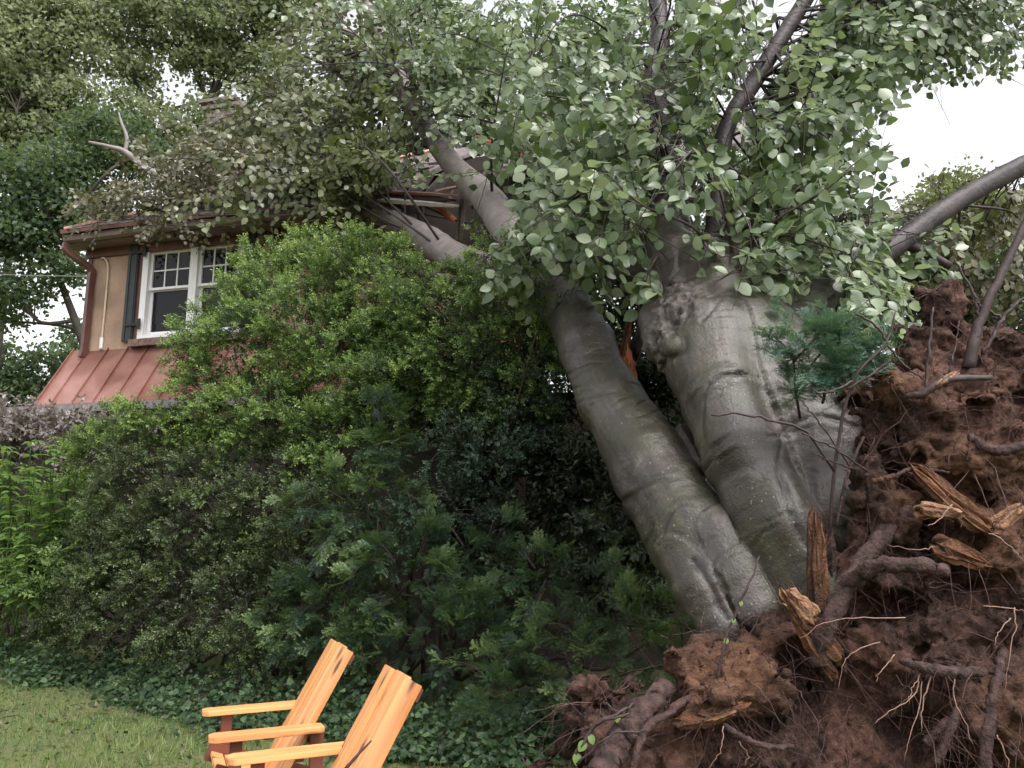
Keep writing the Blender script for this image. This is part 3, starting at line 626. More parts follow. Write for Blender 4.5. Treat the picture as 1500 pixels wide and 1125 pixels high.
# ------------------------------------------------------------------ fallen beech: bole
tree = thing('fallen_tree', 'huge uprooted grey beech tree lying with its crown on the house', 'tree', P(1200, 1120, 4.9) * [1, 1, 0])
def chain(pts): return [(P(a_, b_, c_), hw * c_ / F_PX) for a_, b_, c_, hw in pts]
CH = {
 'L': chain([(1100, 915, 4.95, 40), (1064, 862, 5.05, 50), (1015, 785, 5.3, 63), (958, 690, 5.7, 62), (897, 600, 6.2, 48), (857, 505, 6.8, 37), (826, 440, 7.35, 34), (786, 392, 8.1, 30)]),
 'fl1': chain([(1003, 800, 5.2, 38), (1030, 860, 5.0, 34), (1062, 925, 4.9, 26)]),
 'fl2': chain([(1050, 790, 5.1, 38), (1078, 840, 4.98, 38), (1110, 890, 4.88, 34)]),
 'rib': chain([(1190, 870, 4.8, 48), (1140, 775, 4.92, 50), (1090, 668, 5.1, 54), (1060, 585, 5.35, 60), (1042, 505, 5.7, 74)]),
 'R': chain([(1240, 830, 5.1, 75), (1205, 715, 5.3, 86), (1160, 605, 5.55, 96), (1090, 515, 5.85, 90), (1046, 448, 6.1, 80), (1028, 405, 6.3, 66)]),
 'lob': chain([(1225, 740, 5.05, 56), (1212, 650, 5.25, 62)]),
 'burl': chain([(972, 470, 5.85, 30), (985, 500, 5.72, 34), (1008, 452, 5.8, 36)]),
 'knob': chain([(990, 510, 5.48, 13), (978, 505, 5.6, 14)]),
 'gap': chain([(1018, 690, 5.5, 20), (1002, 645, 5.75, 18)]),
 'ra': chain([(1005, 440, 6.2, 62), (985, 392, 6.4, 50), (978, 340, 6.65, 36), (980, 280, 6.95, 23)]),
 'rb': chain([(1075, 440, 6.1, 52), (1062, 390, 6.3, 36), (1052, 340, 6.5, 23)]),
 'rc': chain([(1118, 500, 6.1, 46), (1205, 432, 6.7, 25)]),
 'rd': chain([(1000, 410, 6.4, 36), (915, 392, 6.9, 20)]),
}
PR = []
for k_, c_ in CH.items():
    s_ = 0
    for (a_, ra), (b_, rb) in zip(c_[:-1], c_[1:]):
        PR.append((a_, b_, ra, rb, s_, k_)); s_ += np.linalg.norm(b_ - a_)
def seg(p, a_, b_):
    ab = b_ - a_; t = np.clip(((p - a_) @ ab) / (ab @ ab), 0, 1); q = p - a_ - t[:, None] * ab
    return np.sqrt((q * q).sum(1)), t, q
KB = {'L': .10, 'rib': .07, 'R': .14, 'lob': .05, 'fl1': .05, 'fl2': .05, 'burl': .06, 'knob': .025, 'gap': .08}
def trunk_sdf(p):
    d = np.full(len(p), 9.)
    for k_ in CH:
        dc = np.full(len(p), 9.)
        for a_, b_, ra, rb, s_, kk in PR:
            if kk != k_: continue
            q, t, _ = seg(p, a_, b_); e = q - (ra + t * (rb - ra)); dc = np.minimum(dc, e) if kk in ('knob',) else -np.logaddexp(-dc / .02, -e / .02) * .02
        k2 = KB.get(k_, .12); h_ = np.clip(.5 + .5 * (d - dc) / k2, 0, 1); d = d * (1 - h_) + dc * h_ - k2 * h_ * (1 - h_)
    return d
allp = np.array([a_ for a_, _, ra, *_ in PR] + [b_ for _, b_, *_ in PR])
V, F = sdf_mesh(trunk_sdf, allp.min(0) - .75, allp.max(0) + .6, .0155)
V = smooth_mesh(V, F, 3); Nn = vnormals(V, F)
# coordinates along and across the stem, for the bark grain
best = np.full(len(V), 9.); bk = np.zeros((len(V), 3))
for a_, b_, ra, rb, s_, kk in PR:
    q, t, r_ = seg(V, a_, b_); e = q - (ra + t * (rb - ra)); ax = nrm(b_ - a_); e1 = nrm(np.cross(ax, (0, 0, 1.))); e2 = np.cross(ax, e1)
    m_ = e < best; best = np.where(m_, e, best); c3 = np.stack([s_ + (V - a_) @ ax, r_ @ e1, r_ @ e2], 1); bk[m_] = c3[m_]
bk[:, 0] += .10 * vnoise(V * 2.2)
px_, py_, fz = pix(V); vis = (Nn * (V - CAM)).sum(1) < 0.02
crease = np.zeros(len(V))
CR = [([(1038, 562), (1060, 549), (1090, 545), (1118, 549)], 2.6, .03), ([(1140, 655), (1136, 690), (1146, 725), (1160, 770), (1178, 805)], 3.2, .035), ([(1140, 655), (1152, 628), (1190, 613), (1230, 616), (1256, 628)], 3.0, .03),
      ([(1148, 668), (1158, 640), (1190, 626)], 1.8, .012), ([(822, 520), (842, 508)], 2, .012), ([(830, 548), (856, 532), (884, 528)], 2, .012), ([(838, 570), (868, 553)], 1.8, .01), ([(846, 592), (880, 575), (900, 572)], 1.6, .01),
      ([(905, 737), (930, 723), (960, 712), (988, 708)], 2.3, .015), ([(908, 736), (922, 732)], 5, .02), ([(973, 800), (983, 765), (1000, 746), (1017, 744)], 2.2, .016), ([(1046, 848), (1050, 826), (1066, 809), (1088, 800)], 2.8, .022),
      ([(1056, 846), (1060, 832), (1074, 818), (1092, 811)], 2, .012), ([(1016, 826), (1034, 850), (1050, 880), (1062, 910)], 3.5, .04), ([(930, 596), (962, 582), (992, 588)], 1.8, .01), ([(935, 612), (975, 600)], 1.5, .008),
      ([(1104, 832), (1106, 802), (1118, 781), (1134, 773)], 2.2, .014), ([(1036, 566), (1028, 600), (1031, 645)], 2.6, .02), ([(975, 440), (985, 420), (1010, 408), (1030, 405)], 2.2, .015), ([(1030, 470), (1050, 446), (1062, 432)], 1.8, .01),
      ([(1075, 430), (1090, 415), (1120, 425)], 1.5, .008), ([(955, 770), (948, 795), (955, 820)], 2.2, .012), ([(960, 480), (975, 470), (995, 474), (1005, 466)], 4, .03), ([(962, 512), (985, 522), (1003, 516), (1006, 500)], 3.0, .02),
      ([(1143, 700), (1175, 690), (1200, 694)], 1.6, .008), ([(1146, 725), (1180, 712), (1215, 716)], 1.5, .008), ([(1100, 590), (1130, 585)], 1.3, .006), ([(1150, 500), (1165, 480)], 1.6, .008)]
for k in range(46):                             # short stretch wrinkles across both stems
    if k % 2: t = rng.uniform(.1, .95); c_ = np.array([1050, 850]) * (1 - t) + np.array([845, 480]) * t; dv = np.array([.86, -.5])
    else: t = rng.uniform(.0, .95); c_ = np.array([1150, 760]) * (1 - t) + np.array([1060, 450]) * t; dv = np.array([.93, -.35])
    pv = np.array([dv[1], -dv[0]]); c_ = c_ + dv * rng.uniform(-45, 45); L_ = rng.uniform(5, 22)
    CR.append(([tuple(c_ - dv * L_), tuple(c_ + np.array([0, -2.])), tuple(c_ + dv * L_ + [0, 3])], rng.uniform(.9, 1.5), rng.uniform(.003, .008)))
disp = np.zeros(len(V)); Q2 = np.stack([px_, py_], 1)
for pl, wd, dp in CR:
    c_ = catmull(np.array(pl, float), 18); c_ = c_ + np.stack([vnoise(np.stack([c_[:, 0] * .08, c_[:, 1] * .08, c_[:, 0] * 0 + q], 1)) for q in (1.5, 7.5)], 1) * 3.0; m_ = np.where(vis & (px_ > c_[:, 0].min() - 20) & (px_ < c_[:, 0].max() + 20) & (py_ > c_[:, 1].min() - 20) & (py_ < c_[:, 1].max() + 20))[0]
    if len(m_) == 0: continue
    dm = np.full(len(m_), 99.)
    for a_, b_ in zip(c_[:-1], c_[1:]):
        ab = b_ - a_; t = np.clip(((Q2[m_] - a_) @ ab) / (ab @ ab), 0, 1); dm = np.minimum(dm, np.linalg.norm(Q2[m_] - a_ - t[:, None] * ab, axis=1))
    wv = wd * np.clip(.75 + .75 * vnoise(V[m_] * 11), .25, 1.5); g_ = np.exp(-(dm / wv) ** 2); am = np.clip(.75 + .6 * vnoise(V[m_] * 6 + 3), .15, 1.1); crease[m_] = np.maximum(crease[m_], np.clip(g_ * am * min(1.0, .42 + dp * 20), 0, 1)); disp[m_] += am * (-dp * .7 * g_ + dp * .28 * np.exp(-((dm - 3.2 * wd) / (2.6 * wd)) ** 2))
scar = np.zeros(len(V))
for cx_, cy_, r_ in [(1008, 440, 30), (985, 462, 26), (972, 500, 30), (995, 425, 18), (968, 530, 20)]:
    scar = np.maximum(scar, np.clip(1.25 - np.hypot(px_ - cx_, (py_ - cy_)) / r_, 0, 1) * vis)
kb = np.exp(-(np.hypot(px_ - 990, py_ - 508) / 15) ** 4); scar *= 1 - kb * .9
disp += scar * (.035 * vnoise(V * 13) + .03 * vnoise(V * 30) + .016 * vnoise(V * 65))
disp += .04 * vnoise(V * 1.9) + .012 * vnoise(V * 4.6) + .030 * vnoise(bk * [.9, 5.5, 5.5] + 4) + .008 * vnoise(bk * [5.5, 1.6, 1.6] + 8) + .004 * vnoise(bk * [22, 3, 3])
V = V + Nn * disp[:, None]
tr_o = link('trunk', mesh_np('trunk', V, F, {'bark': bk, 'crease': crease, 'scar': scar}, smooth=True), M['bark'], tree)

# limbs and branches
def limb(name, pts, mat='limb', k=12, n=30, parent=None, wob=.0):
    C_ = np.array([P(a_, b_, c_) for a_, b_, c_, _ in pts]); r_ = np.array([hw * c_ / F_PX for _, _, c_, hw in pts])
    cc = catmull(C_, n); rr = np.interp(np.linspace(0, len(pts) - 1, n), np.arange(len(pts)), r_)
    rr = rr * (1 + .06 * np.array([vnoise(np.array([[q * .9, len(pts), 3.1]]))[0] for q in range(n)]))
    V, F = tube(cc, rr, k, wob)
    mb = MB(); mb.add(V, F)
    return mb.build(name, M[mat], parent or tree, True), cc
LIMBS = {}
LIMBS['up_left'] = limb('limb', [(992, 375, 6.5, 30), (984, 290, 6.9, 19), (972, 185, 7.3, 18), (956, 120, 7.5, 14), (966, 55, 7.7, 15), (962, -40, 8.0, 14), (970, -160, 8.3, 12)], n=40)[1]
LIMBS['up_right'] = limb('limb', [(1060, 400, 6.25, 22), (1050, 330, 6.5, 18), (1062, 195, 6.6, 14), (1112, 108, 6.7, 14), (1180, 0, 6.8, 12), (1250, -110, 6.9, 11)], n=40)[1]
LIMBS['right'] = limb('limb', [(1180, 455, 6.5, 24), (1240, 410, 6.8, 19), (1310, 360, 7.0, 18), (1400, 296, 7.2, 16), (1500, 242, 7.4, 15), (1640, 180, 7.6, 13)], n=40)[1]
LIMBS['house'] = limb('limb', [(800, 405, 7.9, 33), (757, 352, 8.8, 30), (715, 293, 9.8, 25), (660, 238, 10.6, 18), (608, 160, 11.3, 14), (576, 92, 11.8, 11), (540, 10, 12.3, 9), (500, -60, 12.8, 7)], 'dead_limb', n=46)[1]
LIMBS['eave'] = limb('limb', [(815, 425, 7.5, 26), (745, 405, 8.6, 26), (680, 385, 9.5, 26), (628, 352, 10.2, 22), (584, 328, 10.7, 18), (500, 290, 11.5, 12)], 'dead_limb', n=36)[1]
LIMBS['cross'] = limb('limb', [(930, 395, 6.8, 18), (880, 380, 7.1, 12), (800, 390, 7.6, 9), (700, 412, 8.4, 8), (620, 402, 9.0, 7), (540, 380, 9.8, 5)], n=30)[1]
limb('limb', [(1310, 350, 7.05, 9), (1350, 368, 7.1, 8), (1392, 390, 7.1, 6)], 'twig', 8, 10)
limb('limb', [(570, 95, 11.8, 7), (530, 60, 12, 6), (480, 30, 12, 5), (430, -20, 12, 4)], 'dead_limb', 8, 14)
limb('limb', [(770, 250, 9.6, 7), (763, 215, 9.7, 6), (758, 180, 9.7, 5)], 'limb', 8, 10)
limb('limb', [(245, 262, 12.4, 6), (215, 248, 12.3, 6), (185, 224, 12.2, 5), (165, 216, 12.1, 3.5), (130, 208, 12.1, 2)], 'dead_limb', 7, 16)
limb('limb', [(183, 224, 12.2, 3.5), (186, 202, 12.2, 3), (178, 180, 12.2, 2), (174, 165, 12.2, 1.2)], 'dead_limb', 6, 12)
limb('limb', [(245, 264, 12.4, 4), (222, 255, 12.5, 3), (205, 240, 12.5, 2)], 'twig', 6, 8)
limb('branch', [(545, 150, 11.2, 4), (510, 120, 11.2, 4), (470, 92, 11.3, 3), (440, 80, 11.3, 2)], 'twig', 6, 10)
limb('branch', [(530, 135, 11.2, 4), (500, 105, 11.2, 4), (480, 100, 11.3, 3), (545, 70, 11.4, 3)], 'twig', 6, 10)
limb('branch', [(480, 95, 11.2, 3), (500, 82, 11.2, 3), (560, 65, 11.3, 2)], 'twig', 6, 10)
for (a_, b_, wd, th, mt) in [((763, 252, 9.5), (766, 222, 9.5), .08, .06, 'red_split'), ((528, 250, 10.6), (530, 228, 10.6), .06, .05, 'red_split'), ((905, 540, 6.7), (921, 468, 6.8), .10, .07, 'heart'), ((922, 552, 6.6), (918, 512, 6.7), .13, .10, 'red_split'),
                             ((930, 520, 6.9), (938, 480, 7.0), .14, .12, 'twig'), ((722, 210, 9.9), (700, 200, 9.9), .06, .05, 'red_split')]:
    torn(P(*a_), P(*b_), wd, th, mt, tree, up=(0, -1, .2), fib=14)

# ------------------------------------------------------------------ root plate
def ell(px, py, Y, rx, ry, rz): return (P(px, py, Y), np.array([rx, ry, rz]))
EL = [ell(1440, 760, 5.0, .72, .50, 1.05), ell(1385, 545, 4.95, .34, .36, .34), ell(1395, 470, 4.9, .13, .2, .12), ell(1540, 600, 4.95, .6, .5, .5), ell(1322, 660, 4.9, .25, .36, .42), ell(1290, 770, 4.85, .20, .28, .30), ell(1262, 860, 4.72, .20, .25, .22), ell(1400, 1010, 4.75, .75, .55, .62), ell(1240, 900, 5.0, .36, .4, .34),
      ell(1048, 1000, 4.5, .40, .34, .22), ell(1130, 950, 4.75, .30, .3, .22), ell(955, 1085, 4.5, .34, .3, .20), ell(1180, 1110, 4.7, 1.1, .5, .42), ell(1300, 1300, 4.8, 1.6, .8, .75), ell(1475, 880, 4.45, .2, .2, .25), ell(1420, 690, 4.6, .2, .2, .2), ell(1450, 1060, 4.35, .16, .2, .3)]
HO = [ell(1322, 618, 4.45, .13, .3, .13), ell(1470, 620, 4.35, .2, .25, .12), ell(1190, 985, 4.3, .16, .3, .16), ell(1300, 890, 4.4, .20, .3, .10), ell(1130, 1075, 4.2, .30, .25, .07), ell(1350, 1085, 4.2, .2, .3, .16), ell(1235, 770, 4.5, .08, .4, .14)]
def soil_sdf(p):
    d = np.full(len(p), 9.)
    for c_, r_ in EL:
        q = (p - c_) / r_; l_ = np.sqrt((q * q).sum(1)); e = (l_ - 1) * r_.min() * .9 + (l_ - 1) * 0
        h_ = np.clip(.5 + .5 * (d - e) / .10, 0, 1); d = d * (1 - h_) + e * h_ - .10 * h_ * (1 - h_)
    d = d + .13 * vnoise(p * 2.6) + .10 * vnoise(p * 6.1 + 9) + .05 * vnoise(p * 14 + 4) 
    for c_, r_ in HO:
        q = (p - c_) / r_; e = (np.sqrt((q * q).sum(1)) - 1) * r_.min(); h_ = np.clip(.5 - .5 * (d + e) / .05, 0, 1); d = d * (1 - h_) - e * h_ + .05 * h_ * (1 - h_)
    return d * .8
V, F = sdf_mesh(soil_sdf, P(800, 1140, 4.2) * [1, 0, 0] + [-.1, 3.6, -.1], [3.6, 5.75, 3.25], .021)
Nn = vnormals(V, F)
V = V + Nn * (.012 * vnoise(V * 27) + .010 * vnoise(V * 62) + .075 * (.45 - worley(V * 7.5 + .6 * vnoise(V * 5)[:, None])) + .040 * (.45 - worley(V * 19 + 3)) + .004 * rng.normal(size=len(V)))[:, None]
soil_V, soil_N = V, Nn
def blob(px, py, Y, r): return np.clip(1.3 - np.linalg.norm(V - P(px, py, Y), axis=1) / r, 0, 1)
rotv = np.maximum.reduce([blob(1050, 990, 4.3, .33), blob(1000, 1020, 4.25, .25), blob(1100, 960, 4.4, .2), blob(1390, 730, 4.45, .28), blob(1440, 800, 4.4, .25), blob(1480, 700, 4.4, .25), blob(1470, 1060, 4.2, .25), blob(1300, 560, 4.6, .14), blob(1490, 540, 4.5, .16), blob(1400, 690, 4.4, .25)])
link('root_ball', mesh_np('root_ball', V, F, {'rot': rotv}, smooth=True), M['soil'], tree)
front = np.where((Nn[:, 1] < .25))[0]
ico = bmesh.new(); bmesh.ops.create_icosphere(ico, subdivisions=1, radius=1); icoV = np.array([v.co[:] for v in ico.verts]); ico.verts.ensure_lookup_table(); icoF = np.array([[v.index for v in f.verts] for f in ico.faces]); ico.free()
icoV = icoV * (1 + .3 * np.random.default_rng(5).uniform(-1, 1, (len(icoV), 1)))
pk = rng.choice(front, 3600); R = np.stack([rdir(len(pk)) for _ in range(3)], 2); R = R * rng.uniform(.6, 1.2, (len(pk), 1, 1))
mb = MB(); scatter(mb, icoV, icoF, V[pk] + Nn[pk] * .006, R, .003 + .014 * rng.uniform(0, 1, len(pk)) ** 2, rng.uniform(0, 1, len(pk)))
pk = rng.choice(front, 350); R = np.stack([rdir(len(pk)) for _ in range(3)], 2); R = R * rng.uniform(.6, 1.2, (len(pk), 1, 1))
scatter(mb, icoV, icoF, V[pk], R, .012 + .035 * rng.uniform(0, 1, len(pk)) ** 2, rng.uniform(0, 1, len(pk)))
o = mb.build('soil_crumbs', M['soil'], tree); o['kind'] = 'stuff'
# thick roots
def root(pts, mat='root', k=9, n=24, hairy=True):
    C_ = np.array([P(a_, b_, c_) for a_, b_, c_, _ in pts]); r_ = np.array([hw * c_ / F_PX for _, _, c_, hw in pts])
    cc = catmull(C_, n); rr = np.interp(np.linspace(0, len(pts) - 1, n), np.arange(len(pts)), r_) * rng.uniform(.88, 1.12, n)
    cc = cc + rng.normal(size=cc.shape) * r_.mean() * .12
    V, F = tube(cc, rr, k, .20); mb = MB(); mb.add(V, F); mb.build('root', M[mat], tree, True); return cc, rr
RT = [root(r_) for r_ in [
    [(1200, 975, 4.35, 15), (1212, 915, 4.3, 14), (1240, 862, 4.35, 14), (1280, 800, 4.45, 13), (1330, 745, 4.6, 12)],
    [(1238, 862, 4.35, 11), (1262, 838, 4.25, 11), (1300, 828, 4.15, 12), (1345, 828, 4.12, 11), (1388, 838, 4.1, 9)],
    [(1322, 968, 4.1, 5), (1350, 978, 4.02, 7), (1395, 985, 4.02, 8), (1442, 984, 4.15, 6)],
    [(868, 1150, 3.95, 20), (905, 1095, 4.05, 19), (938, 1045, 4.15, 17), (975, 1005, 4.3, 15)],
    [(925, 1130, 4.0, 5), (945, 1070, 4.05, 6), (985, 1040, 4.1, 5), (1010, 1022, 4.2, 4)],
    [(1060, 1062, 4.05, 4), (1090, 1082, 3.98, 5), (1130, 1094, 4.0, 4), (1160, 1092, 4.1, 3)],
    [(1370, 1120, 4.05, 6), (1395, 1060, 4.08, 6), (1412, 1010, 4.15, 5)], [(1355, 1090, 4.1, 6), (1385, 1060, 4.1, 6), (1410, 1040, 4.15, 5)],
    [(1440, 1140, 4.0, 9), (1448, 1060, 4.05, 9), (1462, 990, 4.15, 7), (1470, 950, 4.3, 6)],
    [(1420, 640, 4.4, 6), (1460, 660, 4.3, 7), (1510, 650, 4.3, 7)], [(1265, 640, 4.6, 2), (1240, 700, 4.55, 2.4), (1225, 770, 4.55, 1.6)], [(1160, 870, 4.6, 5), (1190, 900, 4.5, 6), (1215, 950, 4.4, 5)]]]
root([(1328, 580, 4.28, 4), (1352, 577, 4.22, 6), (1374, 562, 4.2, 6), (1402, 554, 4.2, 5), (1452, 553, 4.25, 3.5)], 'twig')
root([(1278, 706, 4.35, 4), (1300, 700, 4.33, 4), (1312, 697, 4.33, 3.5)], 'heart_pale'); root([(1312, 697, 4.33, 3), (1340, 686, 4.35, 2.5), (1390, 692, 4.4, 2)], 'root')
# torn heartwood
for (a_, b_, wd, th, mt, up) in [((1206, 900, 4.5), (1196, 772, 4.5), .13, .10, 'heart', (0, -1, 0)), ((1212, 850, 4.62), (1208, 770, 4.6), .08, .07, 'root', (0, -1, 0)), ((1218, 965, 4.35), (1158, 872, 4.35), .17, .15, 'heart', (0, -1, .3)), ((1185, 905, 4.32), (1152, 868, 4.33), .17, .13, 'heart_pale', (0, -1, .3)),
                                 ((1432, 762, 4.30), (1350, 692, 4.34), .17, .12, 'heart', (0, -1, .4)), ((1350, 748, 4.25), (1400, 752, 4.2), .10, .08, 'heart_pale', (0, -1, .4)), ((1458, 772, 4.27), (1490, 745, 4.27), .10, .08, 'heart_pale', (0, -1, .2)), 
                                 ((1380, 800, 4.32), (1445, 826, 4.32), .14, .10, 'heart', (0, -1, .2)), ((1000, 1050, 4.2), (1080, 1030, 4.15), .22, .12, 'heart', (0, -.6, 1)), ((1030, 1046, 4.14), (1075, 1035, 4.12), .12, .06, 'heart_pale', (0, -.6, 1)),
                                 ((1400, 548, 4.2), (1378, 562, 4.18), .04, .03, 'heart_pale', (0, -1, 0))]:
    torn(P(*a_), P(*b_), wd, th, mt, tree, up=up)
# rootlets: too many to count
mb = MB(); mp_ = MB()
for k in range(2100):
    q = rng.choice(front); c_ = soil_V[q]; d_ = nrm(soil_N[q] * .8 + rng.normal(size=3) * .7); L_ = rng.uniform(.08, .42) * (1.5 if k % 9 == 0 else 1)
    t = np.linspace(0, 1, 8)[:, None]; bend = rng.normal(size=3) * .35 + [0, 0, -.45]
    C_ = c_ - soil_N[q] * .02 + L_ * (t * d_ + t ** 2 * bend) + .06 * L_ * np.cumsum(rng.normal(size=(8, 3)), 0) * .5
    r0 = rng.uniform(.0008, .0036); V, F = tube(C_, r0 * np.linspace(1, .35, 8), 4, cap=False); mb.add(V, F)
for r_ in RT[:4] + RT[6:9]:
    for k in range(60):
        q = rng.integers(1, len(r_[0]) - 1); t = np.linspace(0, 1, 6)[:, None]; L_ = rng.uniform(.04, .16)
        C_ = r_[0][q] + L_ * (t * rdir(1)[0] + t ** 2 * (rng.normal(size=3) * .4 - [0, 0, .5])); V, F = tube(C_, rng.uniform(.001, .0022) * np.linspace(1, .4, 6), 3, cap=False); mb.add(V, F)
o = mb.build('rootlets', M['rootlet'], tree, True); o['kind'] = 'stuff'
PALE = [[(1348, 998), (1338, 1020), (1305, 1040), (1280, 1060)], [(1350, 1000), (1345, 1040), (1332, 1080), (1325, 1115)], [(1365, 985), (1352, 1030), (1350, 1070)], [(1485, 890), (1488, 920), (1478, 960), (1474, 1015)], [(1440, 888), (1485, 892), (1500, 896)], [(1480, 905), (1462, 930), (1456, 950)], [(1398, 990), (1400, 1030), (1415, 1060), (1425, 1090)],
        [(1350, 985), (1335, 1010), (1330, 1030)], [(1290, 940), (1250, 955), (1235, 975), (1228, 1010)], [(1325, 905), (1260, 905), (1210, 912), (1172, 935)], [(1460, 1075), (1475, 1110), (1478, 1140)], [(1060, 1065), (1055, 1100), (1035, 1130)], [(1080, 1085), (1095, 1105), (1092, 1120)], [(1310, 960), (1290, 985), (1284, 998)], [(1370, 800), (1345, 805), (1300, 800)], [(1450, 780), (1480, 800), (1500, 822)], [(1395, 740), (1370, 765), (1358, 770)]]
for pl in PALE:
    C_ = catmull(np.array([P(a_, b_, 4.02 - .02 * i) for i, (a_, b_) in enumerate(pl)]), 14); C_ += rng.normal(size=C_.shape) * .003
    V, F = tube(C_, np.linspace(.0042, .0012, 14) * rng.uniform(.6, 1.1), 5); q = MB(); q.add(V, F); q.build('rootlet', M['pale_root'], tree, True)

# ------------------------------------------------------------------ beech foliage
def oval(nr, wd=.31, fold=.10, droop=.12):
    ts = np.linspace(0, 1, nr + 2)[1:-1]; V = [(0, 0, 0)]
    for t in ts:
        w_ = wd * math.sin(math.pi * t ** .85) ** .75; zc = -droop * t * t
        V += [(t, -w_, zc + fold * w_ * 2), (t, 0, zc), (t, w_, zc + fold * w_ * 2)]
    V.append((1, 0, -droop * 1.05)); F = [(0, 1, 2), (0, 2, 3)]
    for i in range(nr - 1):
        a_ = 1 + 3 * i; F += [(a_, a_ + 3, a_ + 4), (a_, a_ + 4, a_ + 1), (a_ + 1, a_ + 4, a_ + 5), (a_ + 1, a_ + 5, a_ + 2)]
    a_ = 1 + 3 * (nr - 1); e = len(V) - 1; F += [(a_, e, a_ + 1), (a_ + 1, e, a_ + 2)]
    return np.array(V), np.array(F)
LEAF_HI = [oval(5, .36, .08, .12), oval(5, .33, .20, .20), oval(5, .37, -.06, .05), oval(5, .34, .14, -.06)]
LEAF_LO = oval(2, .37, .10, .12)
class Spray:                                    # gathers twigs and leaf places
    def __init__(s): s.p = []; s.f = []; s.u = []; s.l = []; s.tw = MB()
    def grow(s, o, d, nv, L, size, depth=0, r0=.006):
        d = nrm(d); qx, qy, _ = pix((np.asarray(o) + d * L * .8)[None])
        if (1335 < qx[0] < 1500 and 125 < qy[0] < 250) or (1300 < qx[0] < 1345 and 150 < qy[0] < 215) or (560 < qx[0] < 690 and 275 < qy[0] < 372): return      # the open sky at the upper right
        nv = nrm(nv - d * np.dot(nv, d)); side = np.cross(nv, d)
        n = max(4, int(L / (size * .50))); t = np.linspace(0, 1, n)
        bend = rng.normal(size=3) * .22 + np.array([0, 0, -.16])
        C_ = o + L * (t[:, None] * d + (t ** 2)[:, None] * bend) + (np.arange(n) % 2)[:, None] * side * size * .06
        V, F = tube(C_, r0 * np.linspace(1, .35, n), 3, cap=False); s.tw.add(V, F)
        for i in range(1, n):
            sg = 1 if i % 2 else -1; tg = nrm(C_[i] - C_[i - 1]); sd_ = np.cross(nv, tg)
            if depth < 1 and i % 2 == 0 and i < n - 1 and rng.random() < .62:
                s.grow(C_[i], tg * .75 + sg * sd_ * .8, nv + .25 * rng.normal(size=3), L * rng.uniform(.3, .55) * (1 - .4 * t[i]), size, depth + 1, r0 * .55)
            fd = tg * (.55 if i < n - 1 else 1.4) + sg * sd_ * .85 + rng.normal(size=3) * .22 + np.array([0, 0, -.22])
            s.p.append(C_[i]); s.f.append(fd); s.u.append(nv + .32 * rng.normal(size=3)); s.l.append(size * rng.uniform(.68, 1.15))
    def arrays(s):
        p, f, u, l = np.array(s.p), np.array(s.f), np.array(s.u), np.array(s.l)
        x, y, dd = pix(p + f / np.linalg.norm(f, axis=1)[:, None] * l[:, None] * .5); drop = np.zeros(len(p))
        for c_, r_, pr_, dmax in BARE:
            q = catmull(np.array(c_, float), 24); m_ = np.min(np.hypot(x[:, None] - q[:, 0], y[:, None] - q[:, 1]), 1) < r_; drop = np.maximum(drop, np.where(m_ & (dd < dmax), pr_, 0))
        k = np.random.default_rng(11).random(len(p)) >= drop; return p[k], frames(f[k], u[k]), l[k]
BARE = [([(1008, 425), (992, 385), (984, 335)], 30, .86, 9), ([(1066, 415), (1056, 380), (1052, 340)], 24, .86, 9), ([(1165, 465), (1210, 430)], 24, .92, 9), ([(815, 440), (840, 480), (870, 540)], 42, .92, 9), ([(312, 152), (360, 158)], 24, .55, 17), ([(575, 320), (640, 320), (680, 340)], 45, .9, 13), ([(590, 330), (640, 360), (690, 390)], 24, .9, 13), ([(725, 330), (712, 290), (690, 265)], 30, .85, 13), ([(655, 235), (610, 165), (580, 100)], 22, .8, 13),
        ([(966, -5), (964, 30), (960, 60)], 24, .93, 9), ([(958, 110), (970, 180), (980, 230)], 26, .75, 9), ([(1185, -5), (1112, 108), (1064, 190)], 24, .93, 9), ([(1050, 300), (1048, 340), (1050, 380)], 24, .8, 9), ([(1330, 345), (1400, 296), (1500, 242)], 26, .95, 9), ([(1050, 445), (1000, 480), (1110, 470)], 42, .95, 9), ([(940, 470), (930, 520)], 30, .9, 9),
        ([(1400, 170), (1480, 170), (1450, 215), (1390, 210)], 45, .97, 12), ([(1360, 190), (1370, 220)], 25, .9, 12)]
